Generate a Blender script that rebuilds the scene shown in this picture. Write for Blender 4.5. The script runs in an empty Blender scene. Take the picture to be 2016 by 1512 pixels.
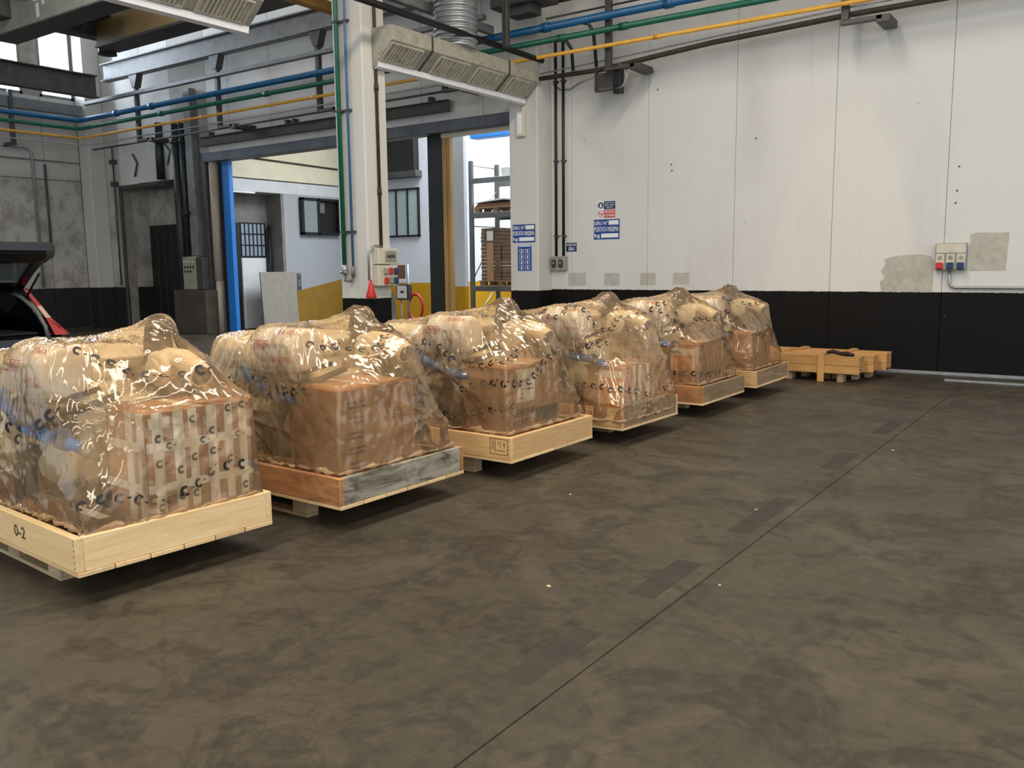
import bpy, bmesh, math, random
import numpy as np
from mathutils import Vector, Matrix, noise

random.seed(7)
scene = bpy.context.scene
col = scene.collection
PI = math.pi

# ------------------------------------------------------------------ camera, world, light, exposure
F_PX = 1702.0
YAW, PITCH, ROLL = math.radians(-35.49), math.radians(7.83), math.radians(-0.638)
cam_data = bpy.data.cameras.new('camera')
cam_data.sensor_fit = 'HORIZONTAL'
cam_data.sensor_width = 36.0
cam_data.lens = 36.0 * F_PX / 2016.0
cam_data.clip_end = 200
cam = bpy.data.objects.new('camera', cam_data)
col.objects.link(cam)
fwd = Vector((math.sin(YAW) * math.cos(PITCH), math.cos(YAW) * math.cos(PITCH), -math.sin(PITCH)))
right = Vector((math.cos(YAW), -math.sin(YAW), 0))
up = right.cross(fwd)
r2 = right * math.cos(ROLL) + up * math.sin(ROLL)
u2 = up * math.cos(ROLL) - right * math.sin(ROLL)
cm = Matrix((r2, u2, -fwd)).transposed().to_4x4()
cm.translation = Vector((0, 0, 1.65))
cam.matrix_world = cm
scene.camera = cam

world = bpy.data.worlds.new('world')
scene.world = world
world.use_nodes = True
bgn = world.node_tree.nodes['Background']
bgn.inputs[0].default_value = (0.86, 0.93, 1.0, 1)
bgn.inputs[1].default_value = 1.25

def area(name, loc, sx, sy, power, color, rot=(0, 0, 0)):
    d = bpy.data.lights.new(name, 'AREA')
    d.shape = 'RECTANGLE'
    d.size, d.size_y, d.energy, d.color = sx, sy, power, color
    o = bpy.data.objects.new(name, d)
    col.objects.link(o)
    o.location = loc
    o.rotation_euler = rot
    return o

WARM = (1.0, 0.89, 0.75)
area('overhead_light_row', (-4.2, 3.0, 8.6), 1.2, 14.0, 800, WARM)
area('overhead_light_row', (3.0, 2.0, 8.6), 1.2, 14.0, 620, WARM)
area('overhead_light_row', (-14.5, 5.0, 8.6), 1.2, 10.0, 420, (1.0, 0.95, 0.9))  # added fill light to brighten the left bay, not a known lamp row
area('window_daylight', (-24.75, 11.4, 7.3), 1.9, 4.0, 900, (0.80, 0.89, 1.0), (0, math.radians(-90), 0))
area('yard_daylight', (-12.6, 17.6, 7.4), 5.0, 5.0, 900, (0.93, 0.97, 1.0))

scene.view_settings.view_transform = 'Standard'
scene.view_settings.look = 'None'
scene.view_settings.gamma = 1.0
scene.view_settings.use_curve_mapping = False
scene.view_settings.exposure = 0.28

# ------------------------------------------------------------------ materials
MATS = {}

def srgb(r, g, b):
    f = lambda c: (c / 255.0) / 12.92 if c / 255.0 <= 0.04045 else ((c / 255.0 + 0.055) / 1.055) ** 2.4
    return (f(r), f(g), f(b), 1)

class NT:
    def __init__(self, name):
        self.m = bpy.data.materials.new(name)
        self.m.use_nodes = True
        self.t = self.m.node_tree
        self.b = self.t.nodes['Principled BSDF']
        self.out = self.t.nodes['Material Output']
    def n(self, kind, **kw):
        nd = self.t.nodes.new(kind)
        for k, v in kw.items():
            setattr(nd, k, v)
        return nd
    def l(self, a, b):
        self.t.links.new(a, b)
    def val(self, sock, v):
        if hasattr(v, 'node'):
            self.l(v, sock)
        else:
            sock.default_value = v
    def coord(self, kind='Object', scale=(1, 1, 1)):
        if kind == 'World':
            s = self.n('ShaderNodeNewGeometry').outputs['Position']
        else:
            s = self.n('ShaderNodeTexCoord').outputs[kind]
        mp = self.n('ShaderNodeMapping')
        mp.inputs['Scale'].default_value = scale
        self.l(s, mp.inputs['Vector'])
        return mp.outputs['Vector']
    def noise(self, vec, scale, detail=6, rough=0.6, dist=0.0):
        nd = self.n('ShaderNodeTexNoise')
        self.l(vec, nd.inputs['Vector'])
        nd.inputs['Scale'].default_value = scale
        nd.inputs['Detail'].default_value = detail
        nd.inputs['Roughness'].default_value = rough
        nd.inputs['Distortion'].default_value = dist
        return nd.outputs['Fac']
    def ramp(self, fac, stops):
        nd = self.n('ShaderNodeValToRGB')
        el = nd.color_ramp.elements
        while len(el) < len(stops):
            el.new(0.5)
        for e, (p, c) in zip(el, stops):
            e.position = p
            e.color = c if len(c) == 4 else (c[0], c[1], c[2], 1)
        self.l(fac, nd.inputs['Fac'])
        return nd.outputs['Color']
    def mix(self, fac, a, b, mode='MIX'):
        nd = self.n('ShaderNodeMix', data_type='RGBA', blend_type=mode)
        self.val(nd.inputs[0], fac)
        self.val(nd.inputs[6], a)
        self.val(nd.inputs[7], b)
        return nd.outputs[2]
    def math(self, op, a, b=0.0, clamp=False):
        nd = self.n('ShaderNodeMath', operation=op, use_clamp=clamp)
        self.val(nd.inputs[0], a)
        self.val(nd.inputs[1], b)
        return nd.outputs[0]
    def bump(self, h, strength=0.3, dist=0.01):
        nd = self.n('ShaderNodeBump')
        nd.inputs['Strength'].default_value = strength
        nd.inputs['Distance'].default_value = dist
        self.l(h, nd.inputs['Height'])
        self.l(nd.outputs['Normal'], self.b.inputs['Normal'])
    def step(self, v, lo, hi):
        nd = self.n('ShaderNodeMapRange', interpolation_type='SMOOTHSTEP')
        self.val(nd.inputs[0], v)
        nd.inputs[1].default_value = lo
        nd.inputs[2].default_value = hi
        return nd.outputs[0]

G3 = lambda v: (v, v, v, 1)

def mk(name, c, rough=0.6, metal=0.0, var=0.12, scale=6.0, bump=0.0, kind='Object', stretch=(1, 1, 1), dirt=None, dirt_amt=0.5):
    """plain painted / plastic / metal surface with mottled wear"""
    if name in MATS:
        return MATS[name]
    t = NT(name)
    v = t.coord(kind, stretch)
    f = t.noise(v, scale, 5, 0.6)
    dk = tuple(x * (1 - var * 2) for x in c[:3]) + (1,)
    lt = tuple(min(1, x * (1 + var)) for x in c[:3]) + (1,)
    cc = t.ramp(f, [(0.3, dk), (0.7, lt)])
    if dirt:
        f2 = t.noise(v, scale * 0.6, 8, 0.7, 0.6)
        cc = t.mix(t.math('MULTIPLY', t.step(f2, 0.52, 0.72), dirt_amt), cc, dirt)
    t.l(cc, t.b.inputs['Base Color'])
    t.b.inputs['Roughness'].default_value = rough
    t.b.inputs['Metallic'].default_value = metal
    if bump:
        t.bump(t.noise(v, scale * 5, 4), bump, 0.004)
    MATS[name] = t.m
    return t.m

def wood(name, light, dark, axis, dirt=None, dirt_amt=0.0):
    key = name + '_' + 'xyz'[axis]
    if key in MATS:
        return MATS[key]
    t = NT(key)
    sc = [9, 9, 9]
    sc[axis] = 0.8
    rnd = t.n('ShaderNodeObjectInfo').outputs['Random']
    cv = t.n('ShaderNodeTexCoord').outputs['Object']
    ad = t.n('ShaderNodeVectorMath', operation='ADD')
    t.l(cv, ad.inputs[0])
    t.l(t.math('MULTIPLY', rnd, 37.0), ad.inputs[1])
    mp = t.n('ShaderNodeMapping')
    mp.inputs['Scale'].default_value = sc
    t.l(ad.outputs[0], mp.inputs['Vector'])
    f = t.noise(mp.outputs[0], 3.0, 8, 0.65, 0.8)
    cc = t.ramp(f, [(0.25, dark), (0.5, tuple((a + b) / 2 for a, b in zip(light, dark))), (0.72, light)])
    br = t.math('ADD', t.math('MULTIPLY', rnd, 0.3), 0.82)
    hsv = t.n('ShaderNodeHueSaturation')
    t.l(cc, hsv.inputs['Color'])
    t.l(br, hsv.inputs['Value'])
    cc = hsv.outputs['Color']
    if dirt:
        wv = t.coord('World', (1.2, 1.2, 4.5))
        f2 = t.noise(wv, 2.2, 9, 0.7, 0.9)
        cc = t.mix(t.math('MULTIPLY', t.step(f2, 0.42, 0.66), dirt_amt), cc, dirt)
    t.l(cc, t.b.inputs['Base Color'])
    t.b.inputs['Roughness'].default_value = 0.72
    t.bump(f, 0.25, 0.004)
    MATS[key] = t.m
    return t.m

def hall_paint(name, white, dado_c, dado_z, dirt=0.35, worn=0.0, fresh=False, gain=1.0):
    """painted concrete: white above, dark dado paint below dado_z, grime and scratches"""
    if name in MATS:
        return MATS[name]
    t = NT(name)
    v = t.coord('World')
    sx = t.n('ShaderNodeSeparateXYZ')
    t.l(v, sx.inputs[0])
    z = sx.outputs['Z']
    fine = t.noise(v, 18, 5, 0.6)
    broad = t.noise(t.coord('World', (0.5, 0.5, 0.22)), 1.1, 6, 0.6)
    streak = t.noise(t.coord('World', (5, 5, 0.25)), 2.0, 6, 0.65)
    spots = t.noise(v, 5.5, 6, 0.75, 0.4)
    cw = t.mix(t.math('MULTIPLY', t.step(broad, 0.45, 0.75), dirt), white, srgb(150, 148, 140))
    cw = t.mix(t.math('MULTIPLY', t.step(streak, 0.58, 0.8), dirt * 0.6), cw, srgb(120, 116, 106))
    cw = t.mix(t.math('MULTIPLY', t.step(spots, 0.675, 0.73), 0.5), cw, srgb(70, 66, 60))
    if fresh:
        # newer, whiter coat of paint rolled over part of the wall
        X = sx.outputs['X']
        wob = t.math('MULTIPLY', t.math('SUBTRACT', t.noise(v, 1.6, 3), 0.5), 0.35)
        dx = t.math('DIVIDE', t.math('ADD', X, 3.65), 0.62)
        e = t.math('POWER', t.math('ABSOLUTE', dx), 2.6)
        top = t.math('SUBTRACT', 4.05, t.math('MULTIPLY', e, 0.55))
        inside = t.step(t.math('ADD', t.math('SUBTRACT', top, z), wob), -0.15, 0.45)
        cw = t.mix(t.math('MULTIPLY', inside, 0.2), cw, srgb(236, 231, 220))
    if worn:
        w = t.noise(t.coord('World', (1, 1, 0.7)), 2.6, 10, 0.72, 0.15)
        low = t.step(z, 4.3, 4.0)
        cw = t.mix(t.math('MULTIPLY', t.math('MULTIPLY', t.step(w, 0.42, 0.62), low), worn), cw, srgb(96, 92, 84))
        cw = t.mix(t.math('MULTIPLY', low, 0.25), cw, srgb(150, 142, 126))
    chips = t.noise(v, 9, 6, 0.8, 0.3)
    cd = t.mix(t.math('MULTIPLY', t.step(chips, 0.665, 0.71), 0.45), dado_c, srgb(130, 128, 122))
    cd = t.mix(t.math('MULTIPLY', t.step(broad, 0.4, 0.7), 0.25), cd, tuple(x * 1.35 for x in dado_c[:3]) + (1,))
    edge = t.math('ADD', z, t.math('MULTIPLY', t.math('SUBTRACT', fine, 0.5), 0.03))
    cc = t.mix(t.step(edge, dado_z - 0.006, dado_z + 0.006), cd, cw)
    t.l(cc, t.b.inputs['Base Color'])
    t.b.inputs['Roughness'].default_value = 0.7
    t.b.inputs['Specular IOR Level'].default_value = 0.22
    t.bump(t.noise(v, 30, 5), 0.12, 0.004)
    MATS[name] = t.m
    return t.m

def floor_mat():
    t = NT('stained_concrete')
    v = t.coord('World')
    sx = t.n('ShaderNodeSeparateXYZ')
    t.l(v, sx.inputs[0])
    a = t.noise(v, 0.55, 8, 0.62, 0.5)
    b = t.noise(v, 2.1, 9, 0.66, 1.2)
    c = t.noise(v, 13, 8, 0.7)
    d = t.noise(t.coord('World', (1.0, 0.22, 1)), 2.4, 6, 0.6, 0.6)
    e = t.noise(t.coord('World', (0.25, 1.1, 1)), 1.7, 6, 0.6, 0.5)
    base = t.ramp(a, [(0.25, srgb(52, 47, 38)), (0.5, srgb(67, 61, 49)), (0.75, srgb(82, 75, 61))])
    base = t.mix(t.math('MULTIPLY', t.step(b, 0.48, 0.57), 0.7), base, srgb(46, 41, 34))
    base = t.mix(t.math('MULTIPLY', t.step(d, 0.55, 0.64), 0.45), base, srgb(44, 39, 32))
    base = t.mix(t.math('MULTIPLY', t.step(e, 0.56, 0.72), 0.18), base, srgb(98, 89, 74))
    # drying rings / scaled patches
    vor = t.n('ShaderNodeTexVoronoi', feature='DISTANCE_TO_EDGE')
    wv = t.n('ShaderNodeVectorMath', operation='ADD')
    nz = t.n('ShaderNodeTexNoise')
    t.l(v, nz.inputs['Vector'])
    nz.inputs['Scale'].default_value = 3.0
    t.l(v, wv.inputs[0])
    t.l(nz.outputs['Color'], wv.inputs[1])
    t.l(wv.outputs[0], vor.inputs['Vector'])
    vor.inputs['Scale'].default_value = 2.6
    ring = t.math('MULTIPLY', t.step(vor.outputs['Distance'], 0.06, 0.0), t.step(a, 0.42, 0.6))
    base = t.mix(t.math('MULTIPLY', ring, 0.4), base, srgb(42, 37, 30))
    base = t.mix(t.math('MULTIPLY', t.step(c, 0.40, 0.70), 0.42), base, srgb(88, 80, 66))
    specks = t.noise(v, 70, 3, 0.6)
    base = t.mix(t.math('MULTIPLY', t.step(specks, 0.74, 0.8), 0.5), base, srgb(120, 112, 98))
    # old tyre tracks: curved arcs worn paler
    for (cx, cy, r, w) in ((-9.0, 6.2, 6.4, 0.10), (1.6, 9.5, 6.6, 0.09), (-7.5, -2.0, 7.6, 0.10), (-8.2, -1.6, 9.7, 0.08), (3.2, 0.2, 5.1, 0.09)):
        vx = t.math('SUBTRACT', sx.outputs['X'], cx)
        vy = t.math('SUBTRACT', sx.outputs['Y'], cy)
        rr = t.math('SQRT', t.math('ADD', t.math('MULTIPLY', vx, vx), t.math('MULTIPLY', vy, vy)))
        dd = t.math('ABSOLUTE', t.math('SUBTRACT', rr, r))
        base = t.mix(t.math('MULTIPLY', t.math('MULTIPLY', t.step(dd, w, w * 0.4), t.step(b, 0.62, 0.42)), 0.13), base, srgb(106, 97, 80))
    t.l(base, t.b.inputs['Base Color'])
    rg = t.ramp(t.noise(v, 1.4, 7, 0.6), [(0.35, G3(0.42)), (0.7, G3(0.72))])
    t.l(rg, t.b.inputs['Roughness'])
    t.b.inputs['Specular IOR Level'].default_value = 0.35
    t.bump(c, 0.12, 0.004)
    MATS['floor'] = t.m
    return t.m

def film_mat(name='amber_plastic_film', haze=(0.13, 0.36), tint=((1.0, 0.95, 0.85, 1), (1.0, 0.86, 0.67, 1)), body=(1.0, 0.72, 0.44, 1)):
    t = NT(name)
    t.t.nodes.remove(t.b)
    v = t.coord('Object')
    thick = t.noise(v, 4.5, 5, 0.6, 0.8)
    def ridge(scale, stretch, dist):
        nd = t.n('ShaderNodeTexNoise', noise_type='RIDGED_MULTIFRACTAL')
        t.l(t.coord('Object', stretch), nd.inputs['Vector'])
        nd.inputs['Scale'].default_value = scale
        nd.inputs['Detail'].default_value = 3
        nd.inputs['Roughness'].default_value = 0.5
        nd.inputs['Distortion'].default_value = dist
        return nd.outputs['Fac']
    ra = ridge(2.2, (1, 1, 0.4), 0.6)
    rb = ridge(4.5, (1, 1, 0.7), 1.2)
    crease = t.math('ADD', t.math('MULTIPLY', ra, 0.7), t.math('MULTIPLY', rb, 0.30))
    tr = t.n('ShaderNodeBsdfTransparent')
    t.l(t.ramp(thick, [(0.3, tint[0]), (0.7, tint[1])]), tr.inputs['Color'])
    df = t.n('ShaderNodeBsdfDiffuse')
    df.inputs['Color'].default_value = body
    tl = t.n('ShaderNodeBsdfTranslucent')
    tl.inputs['Color'].default_value = body
    gl = t.n('ShaderNodeBsdfGlossy')
    gl.inputs['Roughness'].default_value = 0.10
    gl.inputs['Color'].default_value = (1, 0.98, 0.95, 1)
    bp = t.n('ShaderNodeBump')
    bp.inputs['Strength'].default_value = 0.9
    bp.inputs['Distance'].default_value = 0.03
    t.l(crease, bp.inputs['Height'])
    for q in (gl, df):
        t.l(bp.outputs['Normal'], q.inputs['Normal'])
    m0 = t.n('ShaderNodeMixShader')
    m0.inputs[0].default_value = 0.45
    t.l(df.outputs[0], m0.inputs[1])
    t.l(tl.outputs[0], m0.inputs[2])
    m1 = t.n('ShaderNodeMixShader')
    hz = t.ramp(thick, [(0.35, G3(haze[0])), (0.7, G3(haze[1]))])
    hz = t.math('ADD', hz, t.math('MULTIPLY', t.step(crease, 0.95, 1.6), 0.22), True)
    t.l(hz, m1.inputs[0])
    t.l(tr.outputs[0], m1.inputs[1])
    t.l(m0.outputs[0], m1.inputs[2])
    fr = t.n('ShaderNodeFresnel')
    fr.inputs['IOR'].default_value = 1.5
    t.l(bp.outputs['Normal'], fr.inputs['Normal'])
    m2 = t.n('ShaderNodeMixShader')
    t.l(t.math('MULTIPLY', fr.outputs[0], 1.1, True), m2.inputs[0])
    t.l(m1.outputs[0], m2.inputs[1])
    t.l(gl.outputs[0], m2.inputs[2])
    t.l(m2.outputs[0], t.out.inputs['Surface'])
    MATS[name] = t.m
    return t.m

def glass_mat(name, tint, opacity=0.45):
    t = NT(name)
    t.t.nodes.remove(t.b)
    tr = t.n('ShaderNodeBsdfTransparent')
    tr.inputs['Color'].default_value = tint
    df = t.n('ShaderNodeBsdfDiffuse')
    df.inputs['Color'].default_value = tint
    gl = t.n('ShaderNodeBsdfGlossy')
    gl.inputs['Roughness'].default_value = 0.06
    m = t.n('ShaderNodeMixShader')
    m.inputs[0].default_value = opacity
    t.l(tr.outputs[0], m.inputs[1])
    t.l(df.outputs[0], m.inputs[2])
    m2 = t.n('ShaderNodeMixShader')
    fr = t.n('ShaderNodeFresnel')
    t.l(fr.outputs[0], m2.inputs[0])
    t.l(m.outputs[0], m2.inputs[1])
    t.l(gl.outputs[0], m2.inputs[2])
    t.l(m2.outputs[0], t.out.inputs['Surface'])
    return t.m

def emit_mat(name, c, s):
    t = NT(name)
    t.b.inputs['Base Color'].default_value = c
    t.b.inputs['Emission Color'].default_value = c
    t.b.inputs['Emission Strength'].default_value = s
    return t.m

# ------------------------------------------------------------------ mesh helpers
class MB:
    def __init__(self):
        self.v, self.f, self.s = [], [], []
    def add(self, vs, fs, smooth=False):
        o = len(self.v)
        self.v += [tuple(p) for p in vs]
        self.f += [tuple(i + o for i in f) for f in fs]
        self.s += ([smooth] * len(fs)) if isinstance(smooth, bool) else list(smooth)
        return self
    def box(self, x0, x1, y0, y1, z0, z1, c=0.0):
        if x0 > x1: x0, x1 = x1, x0
        if y0 > y1: y0, y1 = y1, y0
        if z0 > z1: z0, z1 = z1, z0
        lo, hi = (x0, y0, z0), (x1, y1, z1)
        if c <= 0:
            vs = [(hi[0] if i & 1 else lo[0], hi[1] if i & 2 else lo[1], hi[2] if i & 4 else lo[2]) for i in range(8)]
            return self.add(vs, [(0, 2, 3, 1), (4, 5, 7, 6), (0, 1, 5, 4), (2, 6, 7, 3), (0, 4, 6, 2), (1, 3, 7, 5)])
        c = min(c, min(h - l for h, l in zip(hi, lo)) * 0.45)
        vs = []
        for i in range(8):
            for a in range(3):
                p = []
                for k in range(3):
                    s = (i >> k) & 1
                    p.append((hi[k] if s else lo[k]) if k == a else ((hi[k] - c) if s else (lo[k] + c)))
                vs.append(p)
        fs = []
        for a in range(3):
            b, d = (a + 1) % 3, (a + 2) % 3
            for s in (0, 1):
                q = [(s << a) | (p << b) | (r << d) for p, r in ((0, 0), (1, 0), (1, 1), (0, 1))]
                fs.append(tuple(i * 3 + a for i in q))
            for sb in (0, 1):
                for sd in (0, 1):
                    i0 = (sb << b) | (sd << d)
                    i1 = i0 | (1 << a)
                    fs.append((i0 * 3 + b, i1 * 3 + b, i1 * 3 + d, i0 * 3 + d))
        for i in range(8):
            fs.append((i * 3, i * 3 + 1, i * 3 + 2))
        return self.add(vs, fs)
    def tube(self, path, r, n=10, cap=True, closed=False):
        P = [Vector(p) for p in path]
        m = len(P)
        rs = r if isinstance(r, (list, tuple)) else [r] * m
        vs, fs, sm = [], [], []
        ref = None
        for i in range(m):
            a = P[(i - 1) % m] if (i > 0 or closed) else P[i]
            b = P[(i + 1) % m] if (i < m - 1 or closed) else P[i]
            t = (b - a).normalized()
            if ref is None:
                ref = Vector((0, 0, 1)) if abs(t.z) < 0.9 else Vector((1, 0, 0))
            u = (ref - t * ref.dot(t))
            u = u.normalized() if u.length > 1e-6 else t.orthogonal().normalized()
            ref = u
            w = t.cross(u)
            for k in range(n):
                an = 2 * PI * k / n
                vs.append(P[i] + (u * math.cos(an) + w * math.sin(an)) * rs[i])
        for i in range(m if closed else m - 1):
            for k in range(n):
                j = (i + 1) % m
                fs.append((i * n + k, i * n + (k + 1) % n, j * n + (k + 1) % n, j * n + k))
                sm.append(True)
        if cap and not closed:
            fs.append(tuple(range(n))[::-1]); sm.append(False)
            fs.append(tuple(range((m - 1) * n, m * n))); sm.append(False)
        return self.add(vs, fs, sm)
    def cyl(self, p0, p1, r, n=14, r1=None):
        return self.tube([p0, p1], [r, r if r1 is None else r1], n)
    def lathe(self, o, axis, prof, n=18):
        """prof: list of (distance along axis, radius)"""
        ax = Vector(axis).normalized()
        u = ax.orthogonal().normalized()
        w = ax.cross(u)
        o = Vector(o)
        vs, fs, sm = [], [], []
        for (d, r) in prof:
            for k in range(n):
                an = 2 * PI * k / n
                vs.append(o + ax * d + (u * math.cos(an) + w * math.sin(an)) * max(r, 1e-4))
        for i in range(len(prof) - 1):
            steep = abs(prof[i + 1][1] - prof[i][1]) > 1.2 * abs(prof[i + 1][0] - prof[i][0])
            for k in range(n):
                fs.append((i * n + k, i * n + (k + 1) % n, (i + 1) * n + (k + 1) % n, (i + 1) * n + k))
                sm.append(not steep)
        fs.append(tuple(range(n))[::-1]); sm.append(False)
        fs.append(tuple(range((len(prof) - 1) * n, len(prof) * n))); sm.append(False)
        return self.add(vs, fs, sm)
    def prism(self, pts, axis, a0, a1):
        """pts: 2D outline in the two other axes (cyclic order), extruded along axis"""
        n = len(pts)
        vs = []
        for a in (a0, a1):
            for (p, q) in pts:
                vs.append({0: (a, p, q), 1: (p, a, q), 2: (p, q, a)}[axis])
        fs = [tuple(range(n))[::-1], tuple(range(n, 2 * n))]
        fs += [(i, (i + 1) % n, n + (i + 1) % n, n + i) for i in range(n)]
        return self.add(vs, fs)
    def ball(self, c, rx, ry, rz, n=14, m=8):
        vs, fs = [], []
        for i in range(m + 1):
            ph = PI * i / m
            for k in range(n):
                th = 2 * PI * k / n
                vs.append((c[0] + rx * math.sin(ph) * math.cos(th), c[1] + ry * math.sin(ph) * math.sin(th), c[2] + rz * math.cos(ph)))
        for i in range(m):
            for k in range(n):
                fs.append((i * n + k, i * n + (k + 1) % n, (i + 1) * n + (k + 1) % n, (i + 1) * n + k))
        return self.add(vs, fs, True)
    def rot(self, M):
        self.v = [tuple(M @ Vector(p)) for p in self.v]
        return self
    def build(self, name, mat, parent=None, recalc=True):
        me = bpy.data.meshes.new(name)
        me.from_pydata(self.v, [], self.f)
        me.polygons.foreach_set('use_smooth', self.s)
        if recalc:
            bm = bmesh.new()
            bm.from_mesh(me)
            bmesh.ops.recalc_face_normals(bm, faces=bm.faces)
            bm.to_mesh(me)
            bm.free()
        me.materials.append(mat)
        o = bpy.data.objects.new(name, me)
        col.objects.link(o)
        if parent is not None:
            o.parent = parent
        return o

def thing(name, label, cat, loc=(0, 0, 0), rz=0.0, group=None):
    o = bpy.data.objects.new(name, None)
    o.empty_display_size = 0.1
    col.objects.link(o)
    o.location = loc
    o.rotation_euler = (0, 0, rz)
    o['label'] = label
    o['category'] = cat
    if group:
        o['group'] = group
    return o

def tag(o, label, cat, group=None):
    o['label'] = label
    o['category'] = cat
    if group:
        o['group'] = group
    return o

def struct(o):
    o['kind'] = 'structure'
    return o

def sempty(name):
    o = bpy.data.objects.new(name, None)
    col.objects.link(o)
    o['kind'] = 'structure'
    return o

def copy_tree(o, parent=None):
    c = o.copy()
    col.objects.link(c)
    c.parent = parent
    for ch in list(o.children):
        copy_tree(ch, c)
    return c

def text_verts(s, w=None, h=None):
    """letter shapes as (verts2d, faces), fitted into w x h from the origin"""
    cu = bpy.data.curves.new('lettering', 'FONT')
    cu.body = s
    cu.resolution_u = 3
    cu.offset = 0.012
    ob = bpy.data.objects.new('lettering', cu)
    col.objects.link(ob)
    me = bpy.data.meshes.new_from_object(ob)
    vs = [tuple(v.co) for v in me.vertices]
    fs = [tuple(p.vertices) for p in me.polygons]
    bpy.data.objects.remove(ob)
    bpy.data.curves.remove(cu)
    bpy.data.meshes.remove(me)
    xs = [v[0] for v in vs]; ys = [v[1] for v in vs]
    x0, x1, y0, y1 = min(xs), max(xs), min(ys), max(ys)
    sx = w / (x1 - x0) if w else 1
    sy = h / (y1 - y0) if h else sx
    return [((v[0] - x0) * sx, (v[1] - y0) * sy) for v in vs], fs

def text_y(mb, s, x0, x1, z0, z1, y):
    """lettering on a plane facing -Y"""
    vs, fs = text_verts(s, x1 - x0, z1 - z0)
    return mb.add([(x0 + a, y, z0 + b) for a, b in vs], fs)

def text_x(mb, s, y0, y1, z0, z1, x):
    """lettering on a plane facing +X"""
    vs, fs = text_verts(s, y1 - y0, z1 - z0)
    return mb.add([(x, y0 + a, z0 + b) for a, b in vs], fs)

# ------------------------------------------------------------------ shared materials
M_floor = floor_mat()
M_film = film_mat()
M_hem = film_mat('gathered_film', (0.45, 0.7), ((0.97, 0.84, 0.62, 1), (0.92, 0.72, 0.45, 1)), (0.98, 0.70, 0.40, 1))
WHITE_P = srgb(216, 215, 212)
BLACKD = srgb(14, 12, 11)
M_wall = hall_paint('hall_wall_paint', WHITE_P, BLACKD, 1.195, 0.30, fresh=True)
M_wallL = hall_paint('worn_wall_paint', srgb(188, 186, 180), srgb(40, 40, 40), 1.15, 0.45, worn=0.55)
M_annex = hall_paint('annex_wall_paint', srgb(206, 212, 220), srgb(186, 140, 30), 1.195, 0.18)
M_concrete = mk('bare_concrete', srgb(150, 146, 136), 0.85, var=0.14, scale=5, bump=0.2)
M_column = hall_paint('column_paint', srgb(210, 207, 200), BLACKD, 1.18, 0.5)
M_grey_patch = mk('grey_filler', srgb(186, 183, 170), 0.8, var=0.10, scale=9, dirt=srgb(140, 138, 126))
M_pale_patch = mk('pale_filler', srgb(190, 187, 178), 0.8, var=0.08, scale=9, dirt=srgb(160, 156, 146))
M_roof = mk('roof_deck', srgb(128, 108, 78), 0.8, var=0.15, scale=2)
M_steel = mk('grey_painted_steel', srgb(118, 120, 120), 0.55, var=0.15, scale=4, dirt=srgb(70, 66, 60))
M_dsteel = mk('dark_steel', srgb(70, 69, 68), 0.5, var=0.2, scale=5, dirt=srgb(80, 72, 64))
M_girder = mk('girder_paint', srgb(128, 130, 122), 0.6, var=0.12, scale=1.5, dirt=srgb(100, 98, 84))
M_black = mk('black_plastic', srgb(22, 22, 24), 0.45, var=0.15)
M_rubber = mk('black_rubber', srgb(16, 16, 17), 0.7)
M_blue = mk('blue_pipe_paint', srgb(16, 92, 140), 0.4, var=0.12, scale=5)
M_green = mk('green_pipe_paint', srgb(14, 98, 76), 0.4, var=0.12, scale=5)
M_yellow = mk('yellow_pipe_paint', srgb(226, 170, 60), 0.4, var=0.1, scale=5)
M_brown = mk('brown_conduit', srgb(64, 54, 42), 0.6, var=0.2, scale=5)
M_darkpipe = mk('dark_green_pipe', srgb(40, 46, 46), 0.5, var=0.2, scale=4)
M_galv = mk('galvanised_steel', srgb(168, 172, 174), 0.38, 0.6, var=0.1, scale=8)
M_ductp = mk('duct_paint', srgb(168, 164, 148), 0.6, var=0.14, scale=7, dirt=srgb(112, 108, 94))
M_ductl = mk('duct_louvre', srgb(196, 190, 172), 0.55, var=0.1, scale=7, dirt=srgb(120, 108, 86))
M_cream = mk('cream_engine_paint', srgb(242, 237, 220), 0.32, var=0.05, scale=5)
M_cream2 = mk('ivory_engine_paint', srgb(214, 208, 186), 0.35, var=0.07, scale=5)
M_egrey = mk('cast_grey', srgb(120, 122, 120), 0.5, 0.3, var=0.1, scale=6)
M_can = mk('white_canister', srgb(226, 228, 230), 0.35, var=0.04, scale=4)
M_red = mk('red_print', srgb(196, 40, 34), 0.5, var=0.05)
M_redpl = mk('red_plastic', srgb(198, 34, 30), 0.4, var=0.06)
M_hose = mk('blue_hose', srgb(36, 122, 214), 0.35, var=0.1, scale=8)
M_card = mk('cardboard', srgb(182, 142, 106), 0.85, var=0.08, scale=5)
M_card2 = mk('dark_cardboard', srgb(132, 98, 66), 0.85, var=0.1, scale=5)
M_card3 = mk('grey_cardboard', srgb(120, 98, 76), 0.85, var=0.1, scale=5)
M_tape = mk('white_tape', srgb(242, 238, 228), 0.3, var=0.04)
M_paper = mk('white_paper', srgb(232, 228, 220), 0.8, var=0.03)
M_ink = mk('black_ink', srgb(18, 15, 12), 0.5, var=0.05)
M_inkg = mk('faded_ink', srgb(92, 66, 44), 0.7, var=0.1)
M_signb = mk('sign_blue', srgb(16, 62, 140), 0.4, var=0.04)
M_signd = mk('sign_dark_blue', srgb(18, 42, 88), 0.4, var=0.04)
M_signr = mk('sign_red', srgb(204, 62, 62), 0.45, var=0.04)
M_signw = mk('sign_white', srgb(236, 238, 240), 0.45, var=0.03)
M_ivory = mk('ivory_plastic', srgb(206, 200, 182), 0.45, var=0.05, scale=6, dirt=srgb(150, 142, 120))
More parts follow.
